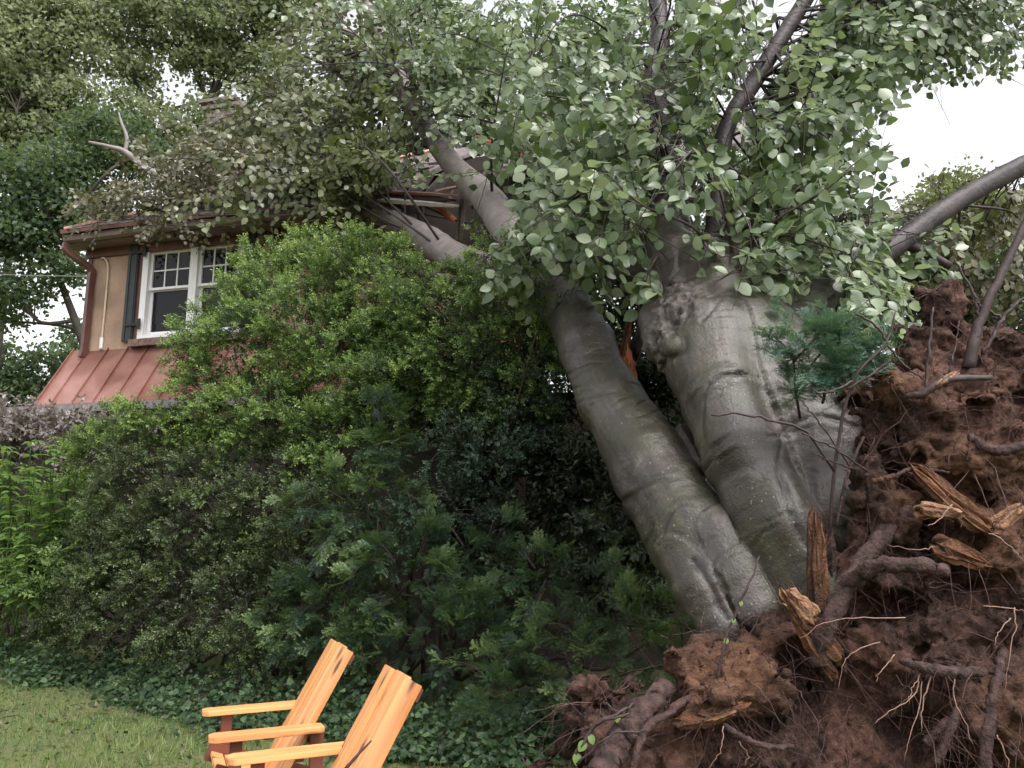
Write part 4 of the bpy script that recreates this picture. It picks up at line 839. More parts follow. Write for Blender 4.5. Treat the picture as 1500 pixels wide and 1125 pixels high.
def boughs(S, start, targets, ns, size, Ls, nv=(.05, -1, .5), r0=.013, spread=.35, mat='limb', hang=-.1):
    """a bough from a limb to each target, with leafy sprays along its outer part"""
    for tg in targets:
        st = np.asarray(start[rng.integers(len(start))] if np.ndim(start) > 1 else start, float); tg = np.asarray(tg, float); L_ = np.linalg.norm(tg - st)
        mid = (st + tg) / 2 + rng.normal(size=3) * .13 * L_ + [0, -.05 * L_, .10 * L_]
        for tr in range(7):
            C_ = catmull(np.array([st, mid, tg]), 14); qx, qy, qd = pix(C_[3:])
            if sum(((qx > 555) & (qx < 690) & (qy > 272) & (qy < 372) & (qd < 12)) | ((np.abs(qx - np.interp(qy, [0, 108, 195, 330], [1180, 1112, 1062, 1050])) < 17) & (qy < 330))) < 3: break
            st = np.asarray(start[rng.integers(len(start))], float); tg = tg + rng.normal(size=3) * .25; mid = (st + tg) / 2 + rng.normal(size=3) * .2 * L_
        V, F = tube(C_, np.linspace(r0, r0 * .3, 14), 6, .06); q = MB(); q.add(V, F); q.build('branch', M[mat], tree, True)
        for k in range(ns):
            i = rng.integers(4, 14); i = min(i, 13); dd = nrm(C_[i] - C_[i - 1])
            S.grow(C_[i] + rng.normal(size=3) * .02, dd * .6 + rdir(1)[0] * .9 + [0, -.12, hang], np.asarray(nv) + .36 * rng.normal(size=3), rng.uniform(*Ls), size)
def reg(n, x0, x1, y0, y1, Y0, Y1): return [P(rng.uniform(x0, x1), rng.uniform(y0, y1), rng.uniform(Y0, Y1)) for _ in range(n)]
near = Spray(); S2 = Spray()
near_boughs = [  # limb, targets, sprays per bough
    (LIMBS['up_left'][6:30], reg(10, 800, 980, 130, 330, 5.6, 6.6), 8), (LIMBS['up_left'][4:20], reg(6, 760, 960, 250, 400, 5.7, 6.6), 6), (LIMBS['up_right'][6:30], reg(12, 1000, 1270, 100, 330, 5.4, 6.4), 8),
    (LIMBS['up_right'][2:14], reg(7, 1100, 1300, 260, 420, 5.6, 6.5), 7), (LIMBS['up_left'][20:38], reg(8, 760, 1000, -10, 150, 6.2, 7.4), 7), (LIMBS['up_right'][16:36], reg(9, 1040, 1260, -10, 180, 6.0, 7.2), 6),
    (LIMBS['right'][4:18], reg(5, 1180, 1310, 360, 470, 6.0, 7.0), 6)]
for st, tg, ns in near_boughs: boughs(near, st, tg, ns, .124, (.35, .75))
boughs(near, LIMBS['up_left'][2:12], reg(6, 870, 965, 330, 430, 5.3, 5.9), 5, .122, (.25, .5)); boughs(near, LIMBS['up_right'][1:8], reg(5, 1085, 1190, 350, 440, 5.3, 5.9), 5, .122, (.25, .5)); boughs(near, LIMBS['up_left'][2:10], reg(3, 985, 1040, 330, 385, 5.5, 5.9), 4, .12, (.2, .35))
boughs(near, LIMBS['cross'][2:12], reg(6, 740, 850, 335, 425, 6.7, 7.3), 6, .13, (.25, .5))
# the young dark-red shoots that rise from the bole
sh0 = P(1066, 398, 6.0)
for pl, ns in [([(1066, 398, 6.0), (1085, 370, 5.8), (1140, 320, 5.6), (1200, 285, 5.5), (1250, 245, 5.4)], 5), ([(1066, 398, 6.0), (1050, 370, 5.8), (1010, 330, 5.6), (940, 300, 5.5), (890, 255, 5.4)], 5), ([(1075, 385, 5.9), (1060, 300, 5.7), (1040, 240, 5.6)], 4), ([(1090, 365, 5.8), (1150, 345, 5.6), (1240, 370, 5.5)], 4), ([(990, 330, 6.6), (960, 380, 6.1), (935, 420, 5.8)], 4), ([(950, 170, 7.2), (915, 190, 6.8), (850, 150, 6.4), (800, 140, 6.2)], 3)]:
    C_ = catmull(np.array([P(*q) for q in pl]), 20); V, F = tube(C_, np.linspace(.016, .005, 20), 6); q = MB(); q.add(V, F); q.build('branch', M['twig'], tree, True)
    for k in range(ns * 2):
        i = rng.integers(4, 20); near.grow(C_[i], nrm(C_[i] - C_[i - 1]) + rdir(1)[0] * .8 + [0, -.1, 0], np.array([0, -.8, .5]) + .4 * rng.normal(size=3), rng.uniform(.2, .45), .12, 1, .004)
# the crown behind: over the roof, at the top of the picture, and drooping at the upper right
boughs(S2, LIMBS['house'][8:30], reg(12, 660, 860, 60, 300, 8.2, 9.8), 8, .12, (.5, .9), r0=.022)
boughs(S2, LIMBS['house'][24:44], reg(12, 560, 880, -20, 170, 9.5, 12), 8, .125, (.6, 1.0), r0=.022)
boughs(S2, LIMBS['up_left'][10:36], reg(10, 860, 1060, 20, 330, 7.6, 8.8), 7, .12, (.45, .85), r0=.02)
boughs(S2, LIMBS['up_right'][8:30], reg(8, 1060, 1230, 40, 330, 7.0, 8.2), 6, .12, (.45, .85), r0=.02)
boughs(S2, LIMBS['up_right'][22:40], reg(9, 1230, 1340, -40, 80, 7.0, 8.2), 6, .115, (.4, .8), r0=.016, hang=-.7)
boughs(S2, LIMBS['up_right'][30:40], reg(22, 1330, 1560, -60, 50, 7.8, 9.3), 9, .10, (.4, .8), r0=.012, hang=-.6)
boughs(S2, LIMBS['up_right'][10:30], reg(9, 1210, 1325, 60, 290, 6.6, 7.8), 7, .12, (.4, .8)); boughs(S2, LIMBS['up_right'][30:40], reg(9, 1250, 1480, 20, 95, 7.8, 9.0), 7, .10, (.35, .6), r0=.012, hang=-.6)
boughs(S2, LIMBS['right'][2:16], reg(6, 1230, 1330, 280, 400, 7.0, 7.8), 6, .115, (.4, .7), r0=.016)
S3 = Spray()                                    # sun-browned leaves over the roof
boughs(S3, LIMBS['eave'][16:36], reg(18, 330, 640, 190, 330, 10.3, 11.6), 9, .115, (.5, .9), r0=.02)
boughs(S3, LIMBS['house'][18:34], reg(13, 380, 640, 90, 230, 10.4, 12), 8, .115, (.5, .9), r0=.02)
boughs(S3, LIMBS['house'][30:46], reg(9, 440, 640, -20, 100, 11.4, 12.6), 7, .115, (.5, .9), r0=.02)
boughs(S3, LIMBS['eave'][2:16], reg(8, 600, 800, 330, 400, 8.2, 9.4), 4, .11, (.3, .5), r0=.014)
S4 = Spray()                                    # bronze leaves at the roof edge and behind the root ball
boughs(S4, LIMBS['eave'][30:36], reg(20, 100, 260, 275, 325, 12.1, 12.8), 12, .085, (.3, .55), r0=.010)
boughs(S4, LIMBS['eave'][30:36], reg(16, 200, 380, 225, 322, 11.9, 13), 11, .09, (.35, .65), r0=.012)
boughs(S3, LIMBS['eave'][30:36], reg(14, 270, 430, 165, 260, 12.2, 13.8), 11, .105, (.4, .8), r0=.014)
boughs(S4, LIMBS['house'][34:46], reg(4, 430, 540, 10, 110, 12, 12.8), 7, .105, (.4, .8), r0=.014)
boughs(S4, LIMBS['right'][14:34], reg(9, 1330, 1490, 320, 440, 7.6, 8.6), 6, .095, (.35, .7), r0=.014)
p_, R_, l_ = near.arrays(); near.tw.build('twigs', M['twig'], tree, True)['kind'] = 'stuff'
x_, y_, f_ = pix(p_); inside = (x_ > 0) & (x_ < 1500) & (y_ > 0) & (y_ < 480); facing = np.abs((R_[:, :, 2] * ((p_ - CAM) / np.linalg.norm(p_ - CAM, axis=1)[:, None])).sum(1))
key = np.where(inside, l_ / f_ * (.3 + .7 * facing), 0); key[f_ > np.percentile(f_[inside], 45)] *= .5
top = np.argsort(-key)[:300]; rest = np.ones(len(p_), bool); rest[top] = False
lm = []
for v in range(4):
    for tn in (.15, .4, .6, .8, .97):
        V, F = LEAF_HI[v]; lm.append(mesh_np('leaf', V, F, {'tint': np.full(len(V), tn)}, True))
for i in top:
    o = link('leaf', lm[rng.integers(len(lm))], M['beech_leaf'], tree); m4 = np.eye(4); m4[:3, :3] = R_[i] * l_[i]; m4[:3, 3] = p_[i]; o.matrix_basis = Matrix(m4.tolist())
for S_, mt, nm, sel in ((near, 'beech_leaf', 'foliage', rest), (S2, 'beech_leaf', 'foliage', None), (S3, 'beech_far', 'roof_foliage', None), (S4, 'bronze_leaf', 'bronze_foliage', None)):
    a_, b_, c_ = S_.arrays()
    if sel is not None: a_, b_, c_ = a_[sel], b_[sel], c_[sel]
    mb = MB(); tn = np.clip(.48 + .26 * rng.normal(size=len(a_)), 0, 1)
    V, F = LEAF_HI[0] if S_ is near else LEAF_LO
    hv = rng.integers(0, 4, len(a_)) if S_ is near else np.zeros(len(a_), int)
    for v in range(4):
        m_ = hv == v
        if m_.any(): V, F = LEAF_HI[v] if S_ is near else LEAF_LO; scatter(mb, V, F, a_[m_], b_[m_], c_[m_], tn[m_])
    o = mb.build(nm, M[mt], tree, True); o['kind'] = 'stuff'
    if S_ is not near: S_.tw.build('twigs', M['twig'], tree, True)['kind'] = 'stuff'
print('leaves', len(near.p), len(S2.p), len(S3.p), len(S4.p))

# ------------------------------------------------------------------ shrubs
def box_sprig(seed):
    r = np.random.default_rng(seed); V = []; F = []; E_ = []
    for i in range(7):
        t = (i + .6) / 7
        for sg in (1, -1):
            a_ = i * 1.57 + r.normal() * .3; sd_ = np.array([0, math.cos(a_) * sg, math.sin(a_) * sg]); d_ = nrm(np.array([.65, 0, 0]) + sd_ + r.normal(size=3) * .15); w_ = nrm(np.cross(d_, [.7, .3, .2] + r.normal(size=3) * .4)); l_ = .27 * (1.1 - .35 * t) * r.uniform(.8, 1.2)
            o_ = np.array([t, 0, 0]) + r.normal(size=3) * .01; k = len(V); nn = np.cross(d_, w_)
            V += [o_, o_ + d_ * l_ * .5 + w_ * l_ * .27 + nn * .02, o_ + d_ * l_, o_ + d_ * l_ * .5 - w_ * l_ * .27 + nn * .02]; F += [(k, k + 1, k + 2), (k, k + 2, k + 3)]; E_ += [.38 * t - .16] * 4
    return np.array(V), np.array(F), np.array(E_)
def yew_sprig(seed):
    r = np.random.default_rng(seed); V = []; F = []; E_ = []
    def shoot(o_, d_, L_, n_):
        d_ = nrm(d_); s_ = nrm(np.cross([0, 0, 1.], d_))
        for i in range(n_):
            t = (i + .5) / n_; c_ = o_ + d_ * L_ * t + np.array([0, 0, -.12]) * (L_ * t) ** 2
            for sg in (1, -1):
                nd = nrm(d_ * .55 + sg * s_ + np.array([0, 0, .25]) + r.normal(size=3) * .16); l_ = .125 * (1.05 - .4 * t) * r.uniform(.8, 1.2); k = len(V); wv = d_ * .018
                V.extend([c_ - wv, c_ + wv, c_ + nd * l_]); F.append((k, k + 1, k + 2)); E_.extend([.35 * t - .12] * 3)
    shoot(np.zeros(3), np.array([1., 0, 0]), 1., 15)
    for i in range(4):
        t = .12 + .17 * i
        for sg in (1, -1):
            if r.random() < .85: shoot(np.array([t, 0, 0]), np.array([.75, sg * .75, r.normal() * .15]), .45 * (1.15 - t) + r.uniform(0, .1), 7)
    return np.array(V), np.array(F), np.array(E_)
BOX = [box_sprig(k) for k in range(5)]; YEW = [yew_sprig(k) for k in range(4)]
def shrub(name, label, cat, lobes, mat, kind, dens, size, tint0=.42, up=.5, per=22, wide=.15, reach=(.72, 1.28), droop=.10, base=None, group=None, fill=38):
    """dens: arching plumes per square metre of each lobe, every plume a twig set with leafy sprigs; a sparser inner fill closes the heart"""
    C_ = [(P(a_, b_, c_), np.array([rx, ry, rz])) for a_, b_, c_, rx, ry, rz in lobes]
    b0 = np.array(base if base is not None else [C_[0][0][0], C_[0][0][1]]); t_ = thing(name, label, cat, (b0[0], b0[1], 0), group)
    ps, fs, ts = [], [], []; tw = MB()
    for li, (c_, r_) in enumerate(C_):
        area = 4 * math.pi * (((r_[0] * r_[1]) ** 1.6 + (r_[0] * r_[2]) ** 1.6 + (r_[1] * r_[2]) ** 1.6) / 3) ** (1 / 1.6)
        for k in range(int(area * dens)):
            d = rdir(1)[0]; q = rng.uniform(*reach) * (1 + .15 * vnoise((c_ + d * r_)[None] * 1.6)[0]); tip = c_ + d * r_ * q
            nn = nrm(d / r_); vd = nrm(tip - CAM)
            if (nn @ vd > .35 and rng.random() > .12) or tip[2] < .08: continue
            if any((((tip - c2) / r2) ** 2).sum() < .62 for lj, (c2, r2) in enumerate(C_) if lj != li): continue
            st = c_ + d * r_ * .38; L = np.linalg.norm(tip - st); mid = (st + tip) / 2 + [0, 0, .12 * L]
            tip = tip + [0, 0, (up - .4) * .35 * L - droop * L] + rng.normal(size=3) * .05
            cc = catmull(np.array([st, mid, tip]), 7); V, F = tube(cc, np.linspace(.008, .002, 7), 3, cap=False); tw.add(V, F)
            n = max(6, int(per * rng.uniform(.6, 1.3) * min(1.6, L / .35))); t = rng.uniform(.18, 1, n) ** .75; T = nrm(tip - st); i = np.minimum((t * 6).astype(int), 5); f = (t * 6 - i)[:, None]; pos = cc[i] * (1 - f) + cc[i + 1] * f
            s1 = nrm(np.cross(T, [0, 0, 1.])); s2 = np.cross(s1, T); an = rng.uniform(0, 2 * math.pi, n); fl = .45 if kind == 'yew' else .8
            off = (np.cos(an)[:, None] * s1 + fl * np.sin(an)[:, None] * s2); rad = wide * (1.12 - t) * rng.uniform(.1, 1, n)
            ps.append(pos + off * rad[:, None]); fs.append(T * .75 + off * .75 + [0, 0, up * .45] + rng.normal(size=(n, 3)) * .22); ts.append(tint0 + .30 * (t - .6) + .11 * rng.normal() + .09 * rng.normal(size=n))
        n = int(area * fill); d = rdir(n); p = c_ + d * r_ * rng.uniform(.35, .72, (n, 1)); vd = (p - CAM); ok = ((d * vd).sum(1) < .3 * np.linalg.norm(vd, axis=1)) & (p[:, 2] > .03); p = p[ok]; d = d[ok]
        ps.append(p); fs.append(d + rng.normal(size=p.shape) * .5); ts.append(tint0 - .25 + .1 * rng.normal(size=len(p)))  # inner sprigs tinted darker, shade of the heart put into the colour
        q = MB(); st = np.array([b0[0] + rng.normal() * .25, b0[1] + rng.normal() * .2, 0]); st[1] += .35; V, F = tube(catmull(np.array([st, (st * 2 + c_) / 3 + rng.normal(size=3) * .2 + [0, .25, 0], (st + c_ * 2) / 3 + rng.normal(size=3) * .12 + [0, .2, 0], c_]), 14), np.linspace(.026, .007, 14), 6, .08); q.add(V, F); q.build('stem', M['twig'], t_, True)
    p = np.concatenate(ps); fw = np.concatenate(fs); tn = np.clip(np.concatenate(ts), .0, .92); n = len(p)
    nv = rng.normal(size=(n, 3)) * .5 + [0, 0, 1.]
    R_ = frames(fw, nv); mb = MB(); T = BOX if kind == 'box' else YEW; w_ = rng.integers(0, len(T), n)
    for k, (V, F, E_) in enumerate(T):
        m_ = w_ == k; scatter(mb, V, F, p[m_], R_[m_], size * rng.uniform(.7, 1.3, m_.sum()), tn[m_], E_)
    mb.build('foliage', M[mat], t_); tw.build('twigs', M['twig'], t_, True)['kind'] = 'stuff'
    return t_, n
tot = 0
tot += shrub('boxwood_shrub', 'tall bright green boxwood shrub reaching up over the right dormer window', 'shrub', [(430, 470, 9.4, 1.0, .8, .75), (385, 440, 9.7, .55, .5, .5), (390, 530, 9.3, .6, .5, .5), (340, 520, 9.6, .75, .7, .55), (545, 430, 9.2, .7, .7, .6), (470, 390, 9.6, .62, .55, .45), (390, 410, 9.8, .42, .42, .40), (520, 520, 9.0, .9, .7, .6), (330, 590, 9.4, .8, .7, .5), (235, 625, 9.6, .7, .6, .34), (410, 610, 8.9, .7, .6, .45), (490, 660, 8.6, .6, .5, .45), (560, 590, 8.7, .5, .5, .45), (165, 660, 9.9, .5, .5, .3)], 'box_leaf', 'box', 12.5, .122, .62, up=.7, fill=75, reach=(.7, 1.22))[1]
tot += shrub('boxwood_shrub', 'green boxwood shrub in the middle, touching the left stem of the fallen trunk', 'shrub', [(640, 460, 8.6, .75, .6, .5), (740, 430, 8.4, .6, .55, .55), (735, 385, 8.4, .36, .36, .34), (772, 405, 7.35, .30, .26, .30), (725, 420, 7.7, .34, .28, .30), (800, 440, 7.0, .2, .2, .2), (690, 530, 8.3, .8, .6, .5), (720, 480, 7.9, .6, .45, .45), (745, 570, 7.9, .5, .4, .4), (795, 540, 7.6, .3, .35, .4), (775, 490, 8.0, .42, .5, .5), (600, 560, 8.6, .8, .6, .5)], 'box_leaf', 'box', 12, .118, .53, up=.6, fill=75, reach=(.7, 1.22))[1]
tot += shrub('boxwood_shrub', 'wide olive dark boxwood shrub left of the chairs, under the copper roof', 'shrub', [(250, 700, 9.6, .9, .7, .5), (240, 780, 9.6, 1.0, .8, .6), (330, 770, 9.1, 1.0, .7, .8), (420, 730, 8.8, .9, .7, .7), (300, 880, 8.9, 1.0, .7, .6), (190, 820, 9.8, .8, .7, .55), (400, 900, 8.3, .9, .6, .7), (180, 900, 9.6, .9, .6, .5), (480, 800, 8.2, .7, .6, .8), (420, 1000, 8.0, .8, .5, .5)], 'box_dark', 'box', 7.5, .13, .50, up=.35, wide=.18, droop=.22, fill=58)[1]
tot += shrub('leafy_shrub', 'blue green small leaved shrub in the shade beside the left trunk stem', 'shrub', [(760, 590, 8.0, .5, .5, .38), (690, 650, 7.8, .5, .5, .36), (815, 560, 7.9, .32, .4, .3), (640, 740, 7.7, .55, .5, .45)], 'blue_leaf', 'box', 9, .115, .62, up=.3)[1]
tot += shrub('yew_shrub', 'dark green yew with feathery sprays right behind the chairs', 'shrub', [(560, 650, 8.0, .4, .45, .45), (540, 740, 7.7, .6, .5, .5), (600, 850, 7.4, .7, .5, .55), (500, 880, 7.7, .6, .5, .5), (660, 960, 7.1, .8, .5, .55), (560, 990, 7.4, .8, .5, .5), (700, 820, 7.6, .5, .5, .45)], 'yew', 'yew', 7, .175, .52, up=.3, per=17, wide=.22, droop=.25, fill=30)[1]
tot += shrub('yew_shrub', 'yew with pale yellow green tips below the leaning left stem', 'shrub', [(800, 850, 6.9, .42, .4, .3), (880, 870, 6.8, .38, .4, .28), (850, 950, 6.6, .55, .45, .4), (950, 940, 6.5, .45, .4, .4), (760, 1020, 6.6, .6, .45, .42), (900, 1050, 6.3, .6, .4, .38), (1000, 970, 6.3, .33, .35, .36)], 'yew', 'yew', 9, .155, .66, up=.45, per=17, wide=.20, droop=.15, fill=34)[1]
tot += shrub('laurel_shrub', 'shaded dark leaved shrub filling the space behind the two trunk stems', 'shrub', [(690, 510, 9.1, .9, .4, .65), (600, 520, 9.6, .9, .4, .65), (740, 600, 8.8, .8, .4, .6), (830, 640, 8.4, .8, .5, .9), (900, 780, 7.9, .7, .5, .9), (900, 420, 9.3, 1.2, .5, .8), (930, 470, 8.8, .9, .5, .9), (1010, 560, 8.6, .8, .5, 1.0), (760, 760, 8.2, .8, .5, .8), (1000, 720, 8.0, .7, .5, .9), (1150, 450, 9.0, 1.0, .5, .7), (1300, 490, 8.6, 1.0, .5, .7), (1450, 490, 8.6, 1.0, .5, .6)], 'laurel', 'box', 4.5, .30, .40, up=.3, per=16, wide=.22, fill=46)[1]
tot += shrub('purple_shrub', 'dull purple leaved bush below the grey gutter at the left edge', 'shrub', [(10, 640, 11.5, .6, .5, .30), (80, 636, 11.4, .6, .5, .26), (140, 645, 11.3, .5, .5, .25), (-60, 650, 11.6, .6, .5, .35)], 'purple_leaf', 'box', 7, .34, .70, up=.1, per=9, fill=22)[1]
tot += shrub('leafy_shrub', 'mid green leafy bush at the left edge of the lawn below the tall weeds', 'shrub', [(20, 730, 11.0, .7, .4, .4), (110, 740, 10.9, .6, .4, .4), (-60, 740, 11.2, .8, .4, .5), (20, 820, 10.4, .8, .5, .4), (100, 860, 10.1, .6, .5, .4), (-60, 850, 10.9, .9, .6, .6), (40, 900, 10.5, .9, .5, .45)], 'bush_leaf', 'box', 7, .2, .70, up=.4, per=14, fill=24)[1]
print('sprigs', tot)
# the yew branch standing on the root plate in front of the bole
yb = thing('yew_branch', 'small blue green yew branch hanging over the bole beside the root plate', 'branch', P(1166, 600, 4.75))
pl = [[(1172, 612, 4.9), (1165, 570, 4.75), (1160, 520, 4.65), (1130, 490, 4.6)], [(1165, 575, 4.75), (1200, 520, 4.65), (1245, 500, 4.6), (1275, 510, 4.6)], [(1162, 530, 4.66), (1195, 495, 4.6), (1215, 470, 4.6)], [(1205, 590, 4.75), (1215, 550, 4.6), (1235, 520, 4.6)], [(1270, 560, 4.7), (1240, 545, 4.62), (1205, 545, 4.6)]]
mb = MB(); ps = []; fs = []
for q in pl:
    C_ = catmull(np.array([P(*v) for v in q]), 12); V, F = tube(C_, np.linspace(.010, .003, 12), 5); mb.add(V, F)
    for i in range(3, 12):
        for k in range(6): ps.append(C_[i] + rng.normal(size=3) * .045); fs.append(nrm(C_[i] - C_[i - 1]) * .6 + rng.normal(size=3) * [.9, .5, .45] + [0, -.2, -.05])
mb.build('stem', M['twig'], yb, True); mb = MB(); ps = np.array(ps); fs = np.array(fs)
for k in range(4):
    i_ = np.arange(len(ps)) % 4 == k; V, F, E_ = YEW[k]; scatter(mb, V, F, ps[i_], frames(fs[i_], rng.normal(size=(i_.sum(), 3)) * .5 + [0, -.2, 1]), rng.uniform(.12, .22, i_.sum()), np.clip(.5 + .13 * rng.normal(size=i_.sum()), 0, 1), E_)
mb.build('foliage', leaf_mat('blue_yew_needle', [(0., (.022, .055, .045)), (.55, (.06, .125, .095)), (.9, (.13, .21, .13)), (1., (.17, .27, .12))], transl=.2), yb)
# bare saplings growing from the plate
def sapling(label, pls, leaves=(), mat='twig'):
    t_ = thing('sapling', label, 'sapling', P(*pls[0][0][:3]), 'bare saplings on the root plate')
    for j, pl in enumerate(pls):
        C_ = catmull(np.array([P(*q[:3]) for q in pl]), 18); r_ = np.interp(np.linspace(0, 1, 18), np.linspace(0, 1, len(pl)), [q[3] * q[2] / F_PX for q in pl]); C_[1:-1] += rng.normal(size=(16, 3)) * .004
        V, F = tube(C_, r_, 6, .06); mb = MB(); mb.add(V, F); mb.build('stem' if j == 0 else 'twig', M[mat], t_, True)
    for (a_, b_, c_, s_) in leaves:
        V, F = LEAF_HI[0]; R_ = frames(np.array([[rng.normal() * .4, -.3, -.6]]), np.array([[.1, -1, .4]])); o = MB(); scatter(o, V, F, P(a_, b_, c_)[None], R_, s_, np.array([.8])); o.build('leaf', M['weed'], t_, True)
sapling('dark bare sapling crossing the bole with thin side twigs', [[(1212, 800, 4.6, 2.6), (1222, 690, 4.5, 2.6), (1240, 590, 4.45, 2.6), (1262, 540, 4.4, 2.3), (1300, 500, 4.4, 2), (1312, 455, 4.4, 1.2)], [(1250, 558, 4.42, 2.2), (1220, 572, 4.4, 2), (1196, 576, 4.4, 1.3)], [(1240, 570, 4.42, 2), (1278, 548, 4.4, 2), (1304, 526, 4.4, 1.4)], [(1300, 500, 4.4, 2), (1280, 475, 4.4, 2), (1252, 458, 4.4, 1.2)],
        [(1300, 506, 4.4, 2), (1325, 535, 4.4, 2), (1352, 556, 4.4, 1.4)], [(1222, 690, 4.5, 2), (1180, 632, 4.4, 2), (1130, 615, 4.35, 2), (1085, 606, 4.35, 1.8), (1042, 608, 4.35, 1.6)], [(1270, 690, 4.5, 1.6), (1220, 655, 4.4, 1.6), (1175, 635, 4.38, 1.2)], [(1260, 690, 4.5, 1.6), (1222, 678, 4.45, 1.4), (1190, 662, 4.4, 1)], [(1172, 585, 4.4, 1), (1205, 625, 4.42, 1.3), (1248, 690, 4.5, 1.4)]], [(1325, 482, 4.38, .045), (1318, 488, 4.38, .04)])
sapling('stout dark sapling leaning right on top of the root plate', [[(1418, 540, 4.6, 9), (1432, 485, 4.6, 8), (1450, 435, 4.6, 7), (1482, 370, 4.6, 6), (1512, 300, 4.6, 5)], [(1440, 520, 4.6, 3), (1470, 465, 4.6, 3), (1505, 430, 4.6, 2.4)], [(1436, 470, 4.6, 2.4), (1425, 430, 4.6, 2.2), (1398, 380, 4.6, 1.6)], [(1470, 470, 4.6, 2), (1440, 450, 4.6, 1.8), (1425, 440, 4.6, 1.2)]])
sapling('thin upright bare sapling on the crest of the root plate', [[(1357, 570, 4.42, 2.6), (1360, 520, 4.42, 2.4), (1367, 450, 4.42, 1.6)], [(1390, 545, 4.45, 1.5), (1398, 510, 4.45, 1.4), (1405, 470, 4.45, 1)]])
sapling('thin dark sapling bent in front of the trunk foot', [[(1052, 1000, 4.25, 2.4), (1062, 940, 4.25, 2.3), (1082, 885, 4.25, 2), (1100, 850, 4.25, 1.6), (1112, 815, 4.28, 1)]], [(1066, 935, 4.25, .035), (1076, 905, 4.25, .03), (1086, 880, 4.25, .03)])
sapling('tangled bare twigs at the low left end of the root plate', [[(840, 1110, 4.1, 3), (870, 1065, 4.1, 3), (905, 1045, 4.1, 2.4), (930, 1030, 4.15, 1.6)], [(870, 1065, 4.1, 2), (895, 1052, 4.05, 2), (928, 1048, 4.05, 1.2)], [(845, 1120, 4.05, 2), (890, 1080, 4.0, 2), (945, 1068, 4.0, 1.6)], [(885, 1028, 4.15, 1.6), (900, 1040, 4.12, 1.4), (915, 1050, 4.1, 1)]], [(858, 1085, 4.1, .06), (864, 1075, 4.1, .05), (846, 1102, 4.1, .06), (905, 1046, 4.1, .04)])

# leaves and twigs the crown shed on the lawn
n = 150; gx = rng.uniform(-6.5, .2, n); gy = rng.uniform(4.6, 9.6, n); ok = gy < shrub_front(gx) - .15; gx, gy = gx[ok], gy[ok]; n = len(gx); V, F = LEAF_LO
mb = MB(); scatter(mb, V, F, np.stack([gx, gy, ground_z(gx, gy) + rng.uniform(.03, .055, n)], 1), frames(rng.normal(size=(n, 3)) * [1, 1, .15], rng.normal(size=(n, 3)) * .35 + [0, 0, 1]), rng.uniform(.05, .10, n), rng.uniform(.2, .9, n))
for k in range(34):
    x0, y0 = rng.uniform(-5, -.5), rng.uniform(4.8, 8.4)
    if y0 > shrub_front(np.array([x0]))[0]: continue
    a_ = rng.uniform(0, 6.3); L_ = rng.uniform(.06, .3); C_ = catmull(np.array([[x0, y0, .05], [x0 + L_ * .5 * math.cos(a_) + .02, y0 + L_ * .5 * math.sin(a_), .06], [x0 + L_ * math.cos(a_), y0 + L_ * math.sin(a_), .05]]), 6); V, F = tube(C_, .004, 4); mb.add(V, F, tint=.0)
o = mb.build('leaf_litter', M['bronze_leaf']); o['kind'] = 'stuff'; tag(o, 'fallen leaves and twig bits strewn on the lawn', 'leaf litter')

# ------------------------------------------------------------------ tall weeds, ivy
def weed(label, px, py_base, Y, top_py, n_st):
    base = P(px, py_base, Y); t_ = thing('leafy_weed', label, 'weed', base, 'tall weeds at the left edge')
    for s_ in range(n_st):
        tp = P(px + rng.normal() * 22, top_py + rng.uniform(-8, 30), Y + rng.normal() * .2); b_ = base + rng.normal(size=3) * [.12, .12, 0]
        C_ = catmull(np.array([b_, (b_ + tp) / 2 + rng.normal(size=3) * .08, tp]), 12); V, F = tube(C_, np.linspace(.012, .004, 12), 5); mb = MB(); mb.add(V, F); mb.build('stem', M['weed'], t_, True).data.attributes.new('tint', 'FLOAT', 'POINT')
        ps, fs, us, ls = [], [], [], []
        for i in range(3, 12):
            for k in range(3):
                a_ = i * 2.1 + k * 2.1 + rng.normal() * .3; ps.append(C_[i]); fs.append([math.cos(a_), math.sin(a_), .25 - .5 * rng.random()]); us.append([0, -.15, 1.] + rng.normal(size=3) * .2); ls.append(rng.uniform(.13, .24) * (1.15 - i / 20))
        mb = MB(); V, F = oval(3, .24, .14, .3); scatter(mb, V, F, np.array(ps), frames(np.array(fs), np.array(us)), np.array(ls), np.clip(.5 + .25 * rng.normal(size=len(ps)), 0, 1)); mb.build('foliage', M['weed'], t_, True)
weed('bright weed at the left edge, lowest of the weeds by the lawn', 40, 930, 9.9, 760, 5); weed('tall bright green weed at the very left edge above the lawn', 15, 860, 10.1, 645, 5); weed('tall bright weed in front of the purple bush, second from the left edge', 60, 860, 10.0, 690, 5)
weed('tallest bright green weed directly below the grey gutter', 98, 850, 9.9, 628, 5); weed('bright weed beside the olive boxwood, rightmost of the weeds', 132, 840, 9.8, 660, 4)
n = 8000; gx = rng.uniform(-6.2, .6, n); off = np.abs(rng.normal(size=n)) * .45; gy = shrub_front(gx) - .40 + off - .35 * np.maximum(0, rng.normal(size=n) - .9) + .12 * vnoise(np.stack([gx * 2, gx * 0, gx * 0], 1))
hz = np.clip(.05 + .5 * off, 0, .55) * rng.uniform(.25, 1, n)
iv = np.array([(0, 0, 0), (.28, .46, .06), (.62, .30, .02), (1, 0, -.08), (.62, -.30, .02), (.28, -.46, .06), (.4, 0, -.03)]); ivf = np.array([(0, 6, 1), (1, 6, 2), (2, 6, 3), (3, 6, 4), (4, 6, 5), (5, 6, 0)])
